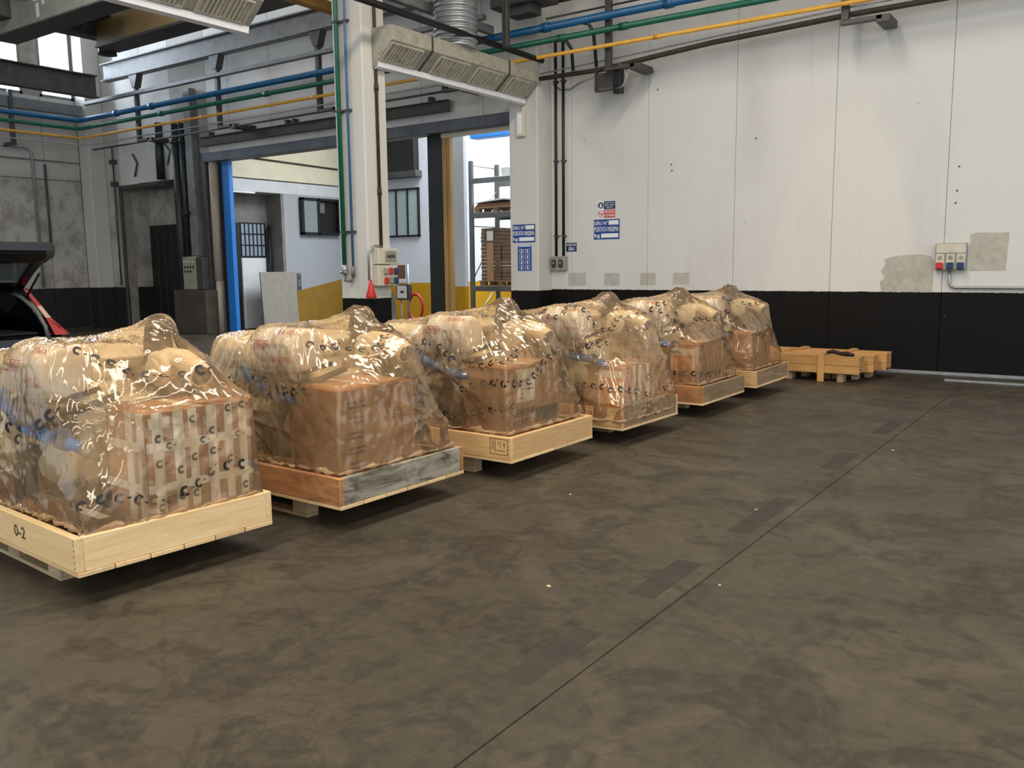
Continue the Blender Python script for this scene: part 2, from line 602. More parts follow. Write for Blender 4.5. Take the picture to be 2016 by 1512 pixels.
M_gbox = mk('grey_box_plastic', srgb(150, 150, 138), 0.5, var=0.08, scale=6, dirt=srgb(90, 86, 74))
M_bluepl = mk('blue_plastic', srgb(24, 52, 104), 0.45, var=0.06)
M_car = mk('dark_car_paint', srgb(14, 17, 24), 0.18, var=0.05)
M_carin = mk('car_interior', srgb(28, 29, 32), 0.7, var=0.15)
M_lampr = mk('tail_lamp_red', srgb(176, 14, 26), 0.45, var=0.05)
M_lampw = mk('tail_lamp_clear', srgb(214, 176, 160), 0.4, var=0.08, scale=30)
M_carglass = glass_mat('car_glass', (0.32, 0.38, 0.40, 1), 0.5)
M_pane = glass_mat('dusty_pane', (0.55, 0.66, 0.70, 1), 0.75)
M_panel = mk('pale_board', srgb(150, 146, 136), 0.75, var=0.05)
M_bluepost = mk('blue_post_paint', srgb(34, 120, 200), 0.45, var=0.05, scale=3)
M_tan = mk('tan_door_post', srgb(176, 140, 84), 0.6, var=0.12, scale=3, stretch=(6, 6, 0.4))
M_rust = mk('rusty_white_post', srgb(176, 164, 150), 0.6, var=0.1, scale=3, dirt=srgb(128, 84, 58), stretch=(3, 3, 0.5))
M_door = mk('dark_steel_door', srgb(26, 26, 29), 0.55, var=0.15, scale=3, stretch=(6, 6, 0.3))
M_lintel = mk('oxidised_lintel', srgb(92, 96, 104), 0.5, 0.2, var=0.2, scale=2.5, dirt=srgb(60, 58, 60))
M_yel = mk('yellow_dado_paint', srgb(196, 150, 30), 0.6, var=0.08, scale=3)
M_graf = mk('chalk_white', srgb(200, 196, 188), 0.9)
M_rackdk = mk('rack_grey_paint', srgb(98, 100, 98), 0.5, var=0.1, scale=4)

PINE = (srgb(242, 214, 166), srgb(218, 180, 124))
PINE2 = (srgb(234, 198, 142), srgb(204, 156, 98))
ORNG = (srgb(196, 142, 92), srgb(150, 98, 58))
OLDW = (srgb(176, 150, 116), srgb(128, 102, 72))
PALW = (srgb(198, 176, 142), srgb(152, 128, 96))
GREYW = (srgb(176, 168, 150), srgb(128, 120, 104))

# ------------------------------------------------------------------ the hall: floor, walls, roof
floor = struct(MB().box(-24.6, 8, -10, 14.05, -0.22, -0.012).build('floor', M_concrete))
JX, JY = -1.72, 5.27  # floor joints, walls, signs and crates placed by unprojecting image pixels offline
for (x0, x1, y0, y1) in ((-24.4, -10.0, -10, 13.8), (-10.0, JX, -10, 13.8), (JX, 8, -10, JY), (JX, 8, JY, 13.8)):
    g = 0.003
    MB().box(x0 + g, x1 - g, y0 + g, y1 - g, -0.10, 0.0, 0.003).build('floor_slab', M_floor, floor)
struct(MB().box(-24.0, -8.9, 13.8, 26, -0.2, 0.0).build('floor_annex', M_floor))

YW = 13.75
wall_back = sempty('wall_back')
bk = MB()
for (x0, x1, z0, z1) in ((-9.49, 8, 0, 9), (-19.05, -9.49, 4.3, 9), (-20.55, -19.05, 0, 9), (-23.1, -20.55, 3.88, 9), (-24.6, -23.1, 0, 9)):
    bk.box(x0, x1, YW + 0.055, YW + 0.3, z0, z1)
bk.build('wall_core', M_concrete, wall_back)
seams = [-8.86, -8.42, -6.887, -5.333, -3.781, -2.211, -0.66, 0.89, 2.44, 3.99, 5.54, 8.0]
for a, b in zip(seams[:-1], seams[1:]):
    MB().box(a + 0.0028, b - 0.0028, YW, YW + 0.05, 0.02, 9, 0.004).build('wall_panel', M_wall, wall_back)
x = -8.87
while x > -19.05:
    a = max(x - 1.55, -19.05)
    MB().box(a + 0.005, x - 0.005, YW, YW + 0.05, 4.3, 9, 0.006).build('wall_panel', M_wall, wall_back)
    x -= 1.55
for (a, b, z0) in ((-20.55, -19.05, 0.02), (-21.85, -20.55, 3.88), (-23.1, -21.85, 3.88), (-24.3, -23.1, 0.02)):
    MB().box(a + 0.005, b - 0.005, YW, YW + 0.05, z0, 9, 0.006).build('wall_panel', M_wallL if z0 < 1 else M_wall, wall_back)
# painted-over filler patches, bare spots and bolt holes of the back wall
def patch(pts, mat, y=YW, t=0.003, name='wall_patch'):
    MB().prism(pts, 1, y - t, y + 0.004).build(name, mat, wall_back)
patch([(-3.02, 1.20), (-3.05, 1.34), (-2.99, 1.40), (-3.04, 1.50), (-2.98, 1.60), (-3.0, 1.68), (-2.8, 1.73), (-2.5, 1.74), (-2.36, 1.71), (-2.32, 1.6), (-2.33, 1.20)], M_grey_patch)
patch([(-1.86, 1.50), (-1.88, 2.0), (-1.80, 2.03), (-1.40, 2.02), (-1.42, 1.50)], M_grey_patch)
for (x0, x1, z0, z1) in ((-8.5, -8.12, 1.27, 1.5), (-7.74, -7.43, 1.27, 1.49), (-7.02, -6.89, 1.28, 1.49), (-6.88, -6.72, 1.28, 1.49), (-6.4, -6.1, 1.29, 1.49)):
    patch([(x0, z0), (x0 + 0.01, z1), (x1, z1), (x1, z0)], M_pale_patch)
for (x, z) in ((-2.07, 2.95), (-2.08, 2.62), (-2.09, 2.45), (-6.81, 4.86), (-6.72, 4.55), (-6.45, 3.3), (-6.44, 3.2), (-5.0, 3.6)):
    patch([(x + 0.012 * math.cos(i * PI / 3), z + 0.016 * math.sin(i * PI / 3)) for i in range(6)], M_dsteel, t=0.008, name='bolt')
# floor edge strip along the back wall
struct(MB().box(-8.8, 8, YW - 0.03, YW, 0.0, 0.05, 0.006).build('baseboard_back', M_galv))

# pillar in the back wall and free-standing column, each a precast piece
pil = struct(MB().box(-9.49, -8.862, 13.3, YW + 0.05, 0, 9, 0.018).build('pillar_back', M_column))
colm = struct(MB().prism([(-9.81, 9.32), (-9.79, 9.30), (-9.23, 9.30), (-9.21, 9.32), (-9.21, 9.76), (-9.81, 9.76)], 2, 0, 9).build('column_hall', M_column))
struct(MB().box(-24.3, -23.78, 13.28, YW - 0.001, 0, 9, 0.015).build('pillar_corner', hall_paint('corner_pillar_paint', srgb(196, 194, 188), srgb(40, 40, 40), 1.15, 0.35)))

# left wall with two clerestory windows
XL = -24.3
wall_left = sempty('wall_left')
lw = MB()
W1, W2, WZ = (12.35, 13.28), (9.6, 11.9), (6.3, 8.25)
lw.box(XL - 0.3, XL - 0.05, -10, 14.05, 0, WZ[0]).box(XL - 0.3, XL - 0.05, -10, 14.05, WZ[1], 9)
lw.box(XL - 0.3, XL - 0.05, -10, W2[0], WZ[0], WZ[1]).box(XL - 0.3, XL - 0.05, W2[1], W1[0], WZ[0], WZ[1]).box(XL - 0.3, XL - 0.05, W1[1], 14.05, WZ[0], WZ[1])
lw.build('wall_core', M_concrete, wall_left)
ys = [-10, -7, -4, -1, 2, 5, 8.2, 9.55, 10.9, 12.3, 13.28]
for a, b in zip(ys[:-1], ys[1:]):
    for (z0, z1) in ((0.02, 4.1), (4.11, 6.29)):
        MB().box(XL - 0.05, XL, a + 0.006, b - 0.006, z0, z1 - 0.01, 0.006).build('wall_panel', M_wallL, wall_left)
for i, w in enumerate((W1, W2)):
    wn = sempty('window_%d' % (i + 1))
    fm = MB()
    fm.box(XL - 0.2, XL - 0.05, w[0], w[1], WZ[0], WZ[0] + 0.07).box(XL - 0.2, XL - 0.05, w[0], w[1], WZ[1] - 0.07, WZ[1])
    fm.box(XL - 0.2, XL - 0.05, w[0], w[0] + 0.07, WZ[0], WZ[1]).box(XL - 0.2, XL - 0.05, w[1] - 0.07, w[1], WZ[0], WZ[1])
    fm.build('window_frame', M_steel, wn)
    MB().box(XL - 0.15, XL - 0.14, w[0] + 0.07, w[1] - 0.07, WZ[0] + 0.07, WZ[1] - 0.07).build('pane', glass_mat('clear_pane', (0.97, 0.98, 1, 1), 0.04), wn)

# roof deck with skylight strips; the bay toward the left corner carries one
roof = sempty('ceiling')
for (y0, y1) in ((-10, 11.9), (13.55, 14.1)):
    MB().box(-24.6, 8, y0, y1, 8.9, 9.05).build('roof_slab', M_roof, roof)
MB().box(-12.0, 8, 11.9, 13.55, 8.9, 9.05).build('roof_slab', M_roof, roof)
for y in (6.0, 12.0 - 0.3):
    MB().box(-24.3, 8, y - 0.15, y + 0.15, 8.4, 8.9, 0.01).build('roof_beam', M_concrete, roof)

# recess with dark steel door left of the big opening
rec = sempty('wall_recess')
rb = MB()
rb.box(-24.2, -20.0, 14.6, 14.8, 0, 4.2).box(-23.3, -23.1, 14.05, 14.6, 0, 4.2).box(-20.55, -20.35, 14.05, 14.6, 0, 4.2).box(-23.3, -20.35, 14.05, 14.6, 3.95, 4.2)
rb.build('recess_wall', M_wallL, rec)
d1 = sempty('door_1')
for i in range(6):
    MB().box(-23.05 + i * 0.34 + 0.004, -23.05 + (i + 1) * 0.34 - 0.004, 14.5, 14.58, 0.01, 2.88, 0.008).build('door_board', M_door, d1)
struct(MB().box(-23.16, -20.5, 13.70, 13.76, 3.84, 3.95, 0.01).box(-23.16, -23.06, 13.70, 13.76, 0, 3.84, 0.01).build('trim_1', M_dsteel))
# sloping hood box above the recess
tag(MB().prism([(13.2, 3.78), (13.73, 3.74), (13.73, 3.97), (13.2, 3.88)], 0, -21.35, -20.55).build('door_hood', M_dsteel), 'dark steel hood over the recessed door beside the dark pipes', 'hood')

# big doorway: lintel, track, jambs, posts
struct(MB().box(-19.28, -9.5, 13.62, 13.76, 4.28, 4.5, 0.008).build('trim_2', M_lintel))
struct(MB().box(-19.26, -19.04, 13.60, 14.06, 0, 4.3, 0.008).build('trim_3', M_dsteel))
tr = thing('door_track', 'long dark steel sliding door track above the wide doorway', 'track', (-15.2, 13.6, 4.66))
MB().box(-3.95, 4.05, -0.06, 0.06, 0.0, 0.02, 0.003).box(-3.95, 4.05, -0.06, 0.06, 0.2, 0.22, 0.003).box(-3.95, 4.05, -0.012, 0.012, 0.02, 0.2).build('track_beam', M_dsteel, tr)
for x in (-3.6, -2.3, -2.0, -0.75, -0.5, 1.15, 2.2, 3.55):
    MB().box(x - 0.035, x + 0.035, 0.0, 0.148, 0.22, 0.33, 0.004).build('bracket', M_dsteel, tr)
tag(MB().lathe((-18.92, 13.75, 1.35), (0, 0, 1), [(0, .11), (2.85, .11), (2.86, .10), (2.93, .10)], 16).lathe((-18.92, 13.75, 0), (0, 0, 1), [(0, .09), (1.34, .09)], 14).build('door_post', M_rust), 'rusty white round post beside the blue door edge', 'post')
tag(MB().box(-18.66, -18.38, 13.80, 13.92, 0, 4.27, 0.006).build('door_leaf_edge', M_bluepost), 'bright blue vertical door edge at left of the wide doorway', 'door')
tag(MB().box(-18.78, -18.665, 13.78, 13.95, 0, 4.27, 0.006).build('rubber_seal', M_rubber), 'black rubber strip between rusty post and blue door edge', 'seal')
tag(MB().box(-11.92, -11.56, 13.82, 14.0, 0, 4.28, 0.006).build('door_leaf_post', M_door), 'black vertical door post beside the tan folding post', 'post')
fp = thing('folding_post', 'tan ribbed folding door post in the middle of doorway', 'post', (-11.4, 13.85, 0))
for i in range(4):
    MB().box(-0.13 + i * 0.055, -0.13 + (i + 1) * 0.055 - 0.008, -0.03 - 0.012 * (i % 2), 0.06, 0, 4.28, 0.008).build('rib', M_tan, fp)
MB().box(-0.14, 1.9, -0.05, 0.05, 4.2, 4.28, 0.006).build('head_rail', M_ivory, fp)

# ------------------------------------------------------------------ annex seen through the doorway
ax = sempty('wall_annex')
MB().box(-19.25, -19.0, 16.0, 18.4, 0, 3.64).build('wall_panel', hall_paint('shaded_annex_paint', srgb(160, 164, 170), srgb(120, 92, 30), 1.0, 0.5), ax)  # shade of this dim wall put into its base colour, grime on top
MB().prism([(16.0, 0.02), (18.19, 0.02), (18.19, 1.32), (16.35, 1.0), (16.0, 1.0)], 0, -19.0, -18.985).build('paint_band', mk('shaded_ochre_paint', srgb(146, 112, 36), 0.7, var=0.1, scale=3), ax)  # yellow band darkened in its colour to carry the shade here
MB().box(-19.9, -18.995, 15.9, 15.998, 0, 3.64).box(-19.9, -19.6, 14.05, 15.9, 0, 3.64).build('wall_panel', mk('annex_grey', srgb(128, 126, 120), 0.8, var=0.15, scale=2), ax)
for (z0, z1, x1, m) in ((3.98, 6.9, -18.95, srgb(214, 206, 180)), (3.64, 3.96, -19.0, srgb(200, 202, 204))):
    MB().box(-19.9, x1, 14.06, 18.4, z0, z1, 0.01).build('fascia_beam', mk('fascia_%d' % int(z0 * 100), m, 0.7, var=0.06, scale=2), ax)
MB().box(-19.4, -15.52, 18.2, 18.45, 0, 6.2, 0.01).build('wall_panel', M_annex, ax)
MB().box(-15.76, -15.52, 18.45, 26, 0, 6.2).build('wall_panel', M_annex, ax)
MB().box(-15.6, -8.5, 21.8, 22.0, 0, 6.4).build('wall_panel', M_annex, ax)
MB().box(-9.0, -8.8, 14.05, 22.0, 0, 6.4).build('wall_panel', M_annex, ax)
MB().box(-19.9, -15.0, 14.06, 18.5, 6.9, 7.05).build('annex_roof', M_concrete, ax)
MB().box(-12.46, -11.92, 15.0, 15.12, 0, 6.2, 0.01).build('wall_stub', M_annex, ax)
tag(MB().cyl((-18.93, 14.9, 4.5), (-18.93, 18.1, 4.44), 0.025, 8).build('rusty_rail', M_brown), 'thin rusty rail on the cream beam in the annex', 'rail')
tag(MB().box(-18.99, -18.9, 14.1, 15.0, 3.58, 3.63, 0.01).build('tube_lamp', M_signw), 'white tube lamp under the annex beam beside blue door edge', 'lamp')
d2 = sempty('door_2')
for i in range(4):
    MB().box(-19.6, -19.55, 14.08 + i * 0.21, 14.28 + i * 0.21, 0.01, 2.86, 0.006).build('door_board', M_door, d2)
bw = sempty('window_3')
MB().box(-19.6, -19.57, 14.96, 15.78, 1.98, 2.84).build('pane', glass_mat('blue_grey_pane', (0.34, 0.42, 0.52, 1), 0.85), bw)
for i in range(7):
    MB().box(-19.565, -19.545, 14.96 + i * 0.133, 14.985 + i * 0.133, 1.95, 2.86).build('bar', M_black, bw)
for z in (1.95, 2.25, 2.55, 2.84):
    MB().box(-19.57, -19.55, 14.94, 15.8, z, z + 0.03).build('bar', M_black, bw)
tag(MB().box(-19.59, -19.54, 14.95, 15.76, 0.01, 1.92, 0.01).build('white_door', M_can), 'white door below the barred annex window', 'door')
tag(MB().cyl((-19.45, 15.82, 0), (-19.45, 15.82, 2.8), 0.05, 10).cyl((-19.45, 15.68, 0.6), (-19.45, 15.82, 2.2), 0.02, 8).build('standing_pole', M_black), 'black pole standing beside the barred annex window', 'pole')
o = tag(MB().box(-0.02, 0.02, 0, 1.2, 0, 1.54, 0.004).build('leaning_board', M_panel), 'grey board standing against the annex wall', 'board')
o.location = (-18.86, 15.05, 0.0)
o.rotation_euler = (0, math.radians(-4), 0)
sg = thing('notice_strip', 'grey notice strip beside the leaning board', 'notice', (-18.98, 16.42, 1.2))
MB().box(-0.005, 0.004, -0.07, 0.07, -0.2, 0.3).build('sheet', M_egrey, sg)
MB().lathe((0.006, 0, 0.17), (1, 0, 0), [(0, .05), (.002, .05)], 12).build('pictogram', M_dsteel, sg)
MB().box(0.005, 0.008, -0.05, 0.05, -0.16, -0.08).build('caption', M_dsteel, sg)
wb = thing('wall_cabinet', 'dark framed glass cabinet high on the annex side wall', 'cabinet', (-19.0, 17.25, 2.56))
MB().box(0.0, 0.02, -0.72, 0.72, 0, 1.02).build('back', M_black, wb)
for (a, b, c, d) in ((-0.72, 0.72, 0, 0.07), (-0.72, 0.72, 0.95, 1.02), (-0.72, -0.64, 0, 1.02), (-0.14, -0.06, 0, 1.02), (0.64, 0.72, 0, 1.02)):
    MB().box(0.02, 0.14, a, b, c, d, 0.006).build('frame_bar', M_black, wb)
MB().box(0.09, 0.1, -0.64, -0.14, 0.07, 0.95).build('pane', glass_mat('cab_pane', (0.30, 0.34, 0.34, 1), 0.8), wb)
MB().box(0.03, 0.035, -0.06, 0.2, 0.62, 0.92).build('notice', M_egrey, wb)
w4 = sempty('window_4')
for (a, b, c, d) in ((-17.3, -16.0, 2.46, 2.51), (-17.3, -16.0, 3.73, 3.78), (-17.3, -17.25, 2.46, 3.78), (-16.86, -16.82, 2.46, 3.78), (-16.44, -16.40, 2.46, 3.78), (-16.05, -16.0, 2.46, 3.78)):
    MB().box(a, b, 18.13, 18.2, c, d, 0.004).build('frame_bar', M_black, w4)
for (a, b) in ((-17.25, -16.86), (-16.82, -16.44), (-16.40, -16.05)):
    MB().box(a, b, 18.17, 18.18, 2.51, 3.73).build('pane', glass_mat('stair_pane', (0.42, 0.52, 0.54, 1), 0.9), w4)
lb = thing('roller_box', 'dark roller shutter box above the annex window', 'shutter', (-16.6, 18.2, 4.05))
MB().box(-1.3, 0.6, -0.2, 0.0, 0.18, 1.4, 0.01).build('shutter', M_door, lb)
MB().box(-1.3, 0.7, -0.26, 0.0, 0.0, 0.17, 0.01).build('ledge', M_dsteel, lb)
tag(MB().box(-13.3, -9.0, 17.0, 17.3, 4.69, 4.95, 0.01).build('blue_beam', M_bluepost), 'bright blue beam above the pallet rack in the annex', 'beam')

# pallet rack beyond the doorway
rk = thing('pallet_rack', 'grey steel pallet rack with three beam levels beyond doorway', 'rack', (-12.5, 16.0, 0))
for (px, py) in ((0, 0), (0, 1.0), (3.2, 0), (3.2, 1.0)):
    MB().box(px - 0.05, px + 0.05, py - 0.04, py + 0.04, 0, 4.02, 0.006).build('upright', M_rackdk, rk)
for z in (1.06, 2.72, 3.50):
    for py in (0, 1.0):
        MB().box(0.05, 3.15, py - 0.05, py - 0.005, z, z + 0.12, 0.006).build('beam', M_rackdk, rk)
for (za, zb) in ((0.3, 1.2), (1.3, 2.5), (2.7, 3.4)):
    MB().cyl((0, 0.0, za), (0, 1.0, zb), 0.015, 8).build('brace', M_galv, rk)
for z in (0.2, 2.55, 3.92):
    MB().cyl((0, 0.0, z), (0, 1.0, z), 0.015, 8).build('brace', M_galv, rk)

def pallet_mini(label, loc):
    t = thing('wooden_pallet', label, 'pallet', loc, 0, 'pallets on the rack')
    for i in range(3):
        for k in range(3):
            MB().box(0.0 + i * 0.52, 0.14 + i * 0.52, 0.05 + k * 0.36, 0.17 + k * 0.36, 0.02, 0.10).build('block', wood('oldwood', *OLDW, 0), t)
    for k in range(5):
        MB().box(0, 1.18, k * 0.2, k * 0.2 + 0.14, 0.10, 0.125).build('plank', wood('oldwood', *OLDW, 0), t)
    for k in range(3):
        MB().box(0, 1.18, 0.05 + k * 0.36, 0.17 + k * 0.36, 0, 0.02).build('skid', wood('oldwood', *OLDW, 0), t)
    return t
pallet_mini('wooden pallet under the carton stack on the rack', (-12.32, 16.0, 1.18))
pallet_mini('wooden pallet with flat sheets on the upper rack level', (-12.43, 15.97, 2.84))
ca = thing('carton_stack', 'tall stack of flattened brown cartons with white paper on rack', 'cartons', (-12.25, 16.02, 1.305))
for i in range(14):
    j = random.uniform(-0.012, 0.012)
    MB().box(j, 0.56 + j, 0, 0.7, i * 0.085 + 0.002, (i + 1) * 0.085 - 0.004, 0.006).build('carton_bundle', M_card3, ca)
MB().box(0.17, 0.36, -0.02, -0.013, 0.0, 0.86).build('cardboard_strip', M_card, ca)
MB().box(0.18, 0.36, -0.024, -0.018, 0.90, 1.12).build('paper', M_paper, ca)
cb = thing('carton_stack', 'shorter stack of flattened cartons beside the pillar on rack', 'cartons', (-11.66, 16.02, 1.305))
for i in range(10):
    MB().box(0, 0.5, 0, 0.7, i * 0.085 + 0.002, (i + 1) * 0.085 - 0.004, 0.006).build('carton_bundle', M_card3, cb)
sh = thing('sheet_pile', 'pile of flat brown sheets under white film on rack', 'sheets', (-12.4, 16.0, 2.967))
for i in range(3):
    MB().box(0.02 * i, 1.1, 0.02 * i, 0.8, i * 0.03, i * 0.03 + 0.027, 0.004).build('sheet', M_card2, sh)
MB().prism([(0.0, 0.092), (0.35, 0.12), (0.8, 0.15), (1.12, 0.11), (1.12, 0.14), (0.8, 0.18), (0.35, 0.145), (0.0, 0.1)], 1, -0.02, 0.8).build('white_cover', M_paper, sh)
tag(MB().lathe((-11.75, 16.4, 3.62), (0, 0, 1), [(0, .13), (.2, .15), (.21, .16), (.24, .16)], 14).build('bucket', M_can), 'white bucket on the top beam of the rack', 'bucket')

# hose trolley and card near the column
hs = thing('hose_cart', 'grey meter box with red hose near the column', 'cart', (-13.92, 15.2, 0))
MB().box(-0.22, 0.2, -0.06, 0.06, 0.87, 1.24, 0.015).build('box', M_dsteel, hs)
MB().box(-0.28, 0.08, -0.045, -0.035, 1.36, 1.68).build('card', M_card2, hs)
MB().box(-0.17, 0.13, -0.068, -0.058, 0.91, 1.20).build('plate', M_paper, hs)
MB().box(-0.06, 0.04, -0.072, -0.066, 1.03, 1.08).build('caption', M_ink, hs)
MB().tube([(0.3 + 0.22 * math.cos(a), 0.05, 0.7 + 0.3 * math.sin(a)) for a in [i * 2 * PI / 18 for i in range(18)]], 0.03, 8, closed=True).build('hose', M_redpl, hs)
MB().cyl((0.12, 0, 0.0), (0.12, 0, 1.7), 0.03, 8).cyl((-0.1, 0, 0.0), (-0.1, 0, 0.87), 0.02, 8).build('stand', M_galv, hs)
o = tag(MB().box(-0.03, 0.03, -0.14, 0.14, 0, 1.25, 0.005).build('leaning_slab', M_steel), 'dark grey slab leaning behind the column', 'slab')
o.location = (-9.35, 9.95, 0)
o.rotation_euler = (0, math.radians(-6), 0)

# ------------------------------------------------------------------ overhead steel: runway beams, crane, hangers
def ibeam_x(mb, x0, x1, y, z0, z1, w=0.2, t=0.03):
    mb.box(x0, x1, y - w / 2, y + w / 2, z0, z0 + t).box(x0, x1, y - w / 2, y + w / 2, z1 - t, z1).box(x0, x1, y - 0.015, y + 0.015, z0 + t, z1 - t)
    return mb
def ibeam_y(mb, y0, y1, x, z0, z1, w=0.2, t=0.03):
    mb.box(x - w / 2, x + w / 2, y0, y1, z0, z0 + t).box(x - w / 2, x + w / 2, y0, y1, z1 - t, z1).box(x - 0.015, x + 0.015, y0, y1, z0 + t, z1 - t)
    return mb
tag(ibeam_x(MB(), -22.6, 6.0, 13.2, 6.58, 7.02, 0.24).build('runway_beam', M_steel), 'grey steel runway beam along the back wall above the pipes', 'beam')
tag(ibeam_y(MB(), -6, 13.0, -22.7, 6.15, 6.72, 0.26).build('runway_beam', M_dsteel), 'dark steel runway beam along the left wall', 'beam')
tag(MB().box(-23.6, -9.9, 13.1, 13.22, 6.08, 6.17, 0.01).build('rail_angle', M_steel), 'thin grey steel rail between runway beam and blue pipe', 'rail')
tag(MB().box(-23.95, -23.8, 2, 13.2, 5.82, 6.1, 0.01).build('rail_angle', M_steel), 'grey steel rail along the left wall above the pipes', 'rail')
hgrp = 'hangers carrying the wall pipes'
def hanger(x, label, ztop, zbot):
    t = thing('pipe_hanger', label, 'hanger', (x, 13.2, zbot), 0, hgrp)
    h = ztop - zbot
    MB().box(-0.05, 0.05, -0.05, 0.05, 0, h - 0.3, 0.006).build('stem', M_dsteel, t)
    MB().prism([(-0.06, h - 0.32), (0.06, h - 0.32), (0.19, h), (-0.19, h)], 1, -0.09, 0.09).build('gusset', M_dsteel, t)
    MB().box(-0.06, 0.5, -0.05, 0.05, -0.06, 0.0, 0.005).build('foot_arm', M_dsteel, t)
    MB().box(0.42, 0.6, -0.05, 0.45, -0.1, 0.0, 0.005).build('wall_plate', M_dsteel, t)
hanger(-21.15, 'leftmost dark steel pipe hanger above the recessed door', 6.58, 4.98)
hanger(-17.8, 'dark steel pipe hanger above the blue door edge', 6.58, 4.98)
hanger(-14.35, 'dark steel pipe hanger just left of the column', 6.58, 4.98)
hanger(-10.9, 'dark steel pipe hanger behind the grilled duct', 6.58, 4.98)
hanger(-7.36, 'dark steel pipe hanger right of the pillar above signs', 6.58, 4.9)
hanger(-3.55, 'dark steel pipe hanger at the top right of the wall', 6.58, 5.02)

# bridge crane
cr = thing('bridge_crane', 'grey double girder bridge crane under the roof at upper left', 'crane', (-16, 10, 6.4))
MB().box(-3.5, 5.9, -1.0, -0.55, 0.0, 1.15, 0.01).build('girder', M_girder, cr)
MB().box(-2.6, 5.9, 0.75, 1.2, 0.05, 0.60, 0.01).build('girder', mk('girder_brown_lit', srgb(140, 118, 82), 0.6, var=0.1, scale=1.5), cr)  # brown light on the rear girder put into its paint colour
MB().box(-3.5, 5.9, -1.05, -0.5, -0.03, 0.0).build('girder_flange', M_dsteel, cr)
MB().box(-2.6, 5.9, 0.7, 1.25, 0.0, 0.05).build('girder_flange', M_dsteel, cr)
MB().box(-3.0, -2.6, -1.4, 1.5, 0.25, 0.65, 0.02).build('end_truck', M_dsteel, cr)
MB().box(-2.5, -1.7, 0.1, 0.6, 0.45, 0.8, 0.03).cyl((-1.7, 0.35, 0.6), (-1.2, 0.35, 0.6), 0.14, 12).build('hoist', M_black, cr)
MB().lathe((-2.8, 1.1, 0.25), (0, 0, -1), [(0, .05), (.1, .18), (.3, .2), (.32, .1)], 14).build('drive_motor', M_black, cr)
gm = MB()
text_y(gm, '1', -1.62, -1.5, 0.1, 0.36, -1.002)
gm.box(-1.7, -1.25, -1.004, -1.0, 0.40, 0.5).box(-1.6, -1.5, -1.004, -1.0, 0.5, 0.6).box(-1.38, -1.3, -1.004, -1.0, 0.3, 0.6)
gm.build('chalk_mark', M_graf, cr)
tag(MB().tube([(-18.55, 8.97, 7.4), (-18.35, 8.96, 7.0), (-17.9, 8.95, 6.9), (-17.5, 8.96, 7.1), (-17.3, 8.97, 7.5)], 0.035, 8).build('crane_cable', M_rubber), 'black festoon cable drooping across the crane girder', 'cable')

tag(MB().box(-12.1, -11.9, 9.5, 11.6, 6.15, 6.32, 0.01).build('hoist_beam', mk('ochre_beam_paint', srgb(176, 136, 66), 0.6, var=0.12, scale=3)), 'ochre steel beam beside the top of the column', 'beam')

# ------------------------------------------------------------------ wall pipes (run along the back wall, turn onto the left wall)
def pipe(name, label, z, y, r, mat, joints, xr=6.0, xl=-23.75, yl=2.0, leg=True, jm=None):  # heights scaled about the camera from the wall plane, hangers and runway beam too
    t = thing(name, label, 'pipe', (0, y, z))
    b = 0.12
    path = [(xr, 0, 0), (xl + b, 0, 0), (xl + b * 0.3, -b * 0.3, 0), (xl, -b, 0), (xl, yl - y, 0)] if leg else [(xr, 0, 0), (xl, 0, 0)]
    MB().tube(path, r, 12).build('tube', mat, t)
    for x in joints:
        MB().cyl((x - 0.07, 0, 0), (x + 0.07, 0, 0), r * 1.28, 12).build('coupling', jm or mat, t)
    return t
pipe('air_pipe', 'thick blue pipe running along the whole back wall', 5.69, 13.05, 0.066, M_blue, (-21.9, -20.3, -8.5, -6.2), jm=None)
pipe('water_pipe', 'green pipe below the thick blue pipe on back wall', 5.47, 13.05, 0.05, M_green, (-19.9, -15.9, -8.2, -7.0))
pipe('gas_pipe', 'yellow pipe below the green pipe on back wall', 5.225, 13.08, 0.033, M_yellow, (-18.3, -14.4, -6.4), jm=None)
tag(MB().tube([(-23.7, 2.0, 5.03), (-23.7, 12.9, 5.03), (-23.55, 13.12, 5.03), (-9.6, 13.12, 5.06)], 0.018, 8).build('conduit', M_galv), 'thin grey conduit just under the yellow pipe left of pillar', 'conduit')
tag(MB().tube([(-23.4, 13.2, 4.9), (-9.6, 13.2, 4.95)], 0.024, 8).build('conduit', M_dsteel), 'lower dark conduit under the yellow pipe left of pillar', 'conduit')
tag(MB().tube([(-8.9, 13.3, 4.92), (-7.6, 13.3, 4.91), (-5.6, 13.3, 5.05), (-3.5, 13.3, 5.12), (6, 13.3, 5.2)], 0.042, 10).build('brown_pipe', M_brown), 'dark brown pipe along the wall right of the pillar', 'pipe')
tag(MB().tube([(-9.1, 13.4, 5.02), (-7.4, 13.4, 5.08), (-3.5, 13.4, 5.25), (6, 13.4, 5.35)], 0.014, 8).build('wire_conduit', M_galv), 'thin galvanised conduit above the brown pipe right of pillar', 'conduit')
tag(MB().cyl((-8.6, 13.1, 6.1), (6, 13.1, 6.14), 0.04, 10).build('upper_pipe', M_dsteel), 'dark pipe above the blue pipe at the upper right', 'pipe')
tag(MB().cyl((-8.6, 13.2, 5.88), (6, 13.2, 5.92), 0.018, 8).build('upper_conduit', M_dsteel), 'thin dark conduit between blue pipe and upper dark pipe', 'conduit')
tag(MB().tube([(-8.28, 13.05, 5.47), (-8.18, 13.05, 5.47), (-8.1, 13.08, 5.40), (-8.08, 13.2, 5.3), (-8.08, 13.25, 4.95)], 0.03, 10).build('drop_pipe', M_darkpipe), 'dark drop pipe bending down from the green pipe', 'pipe')
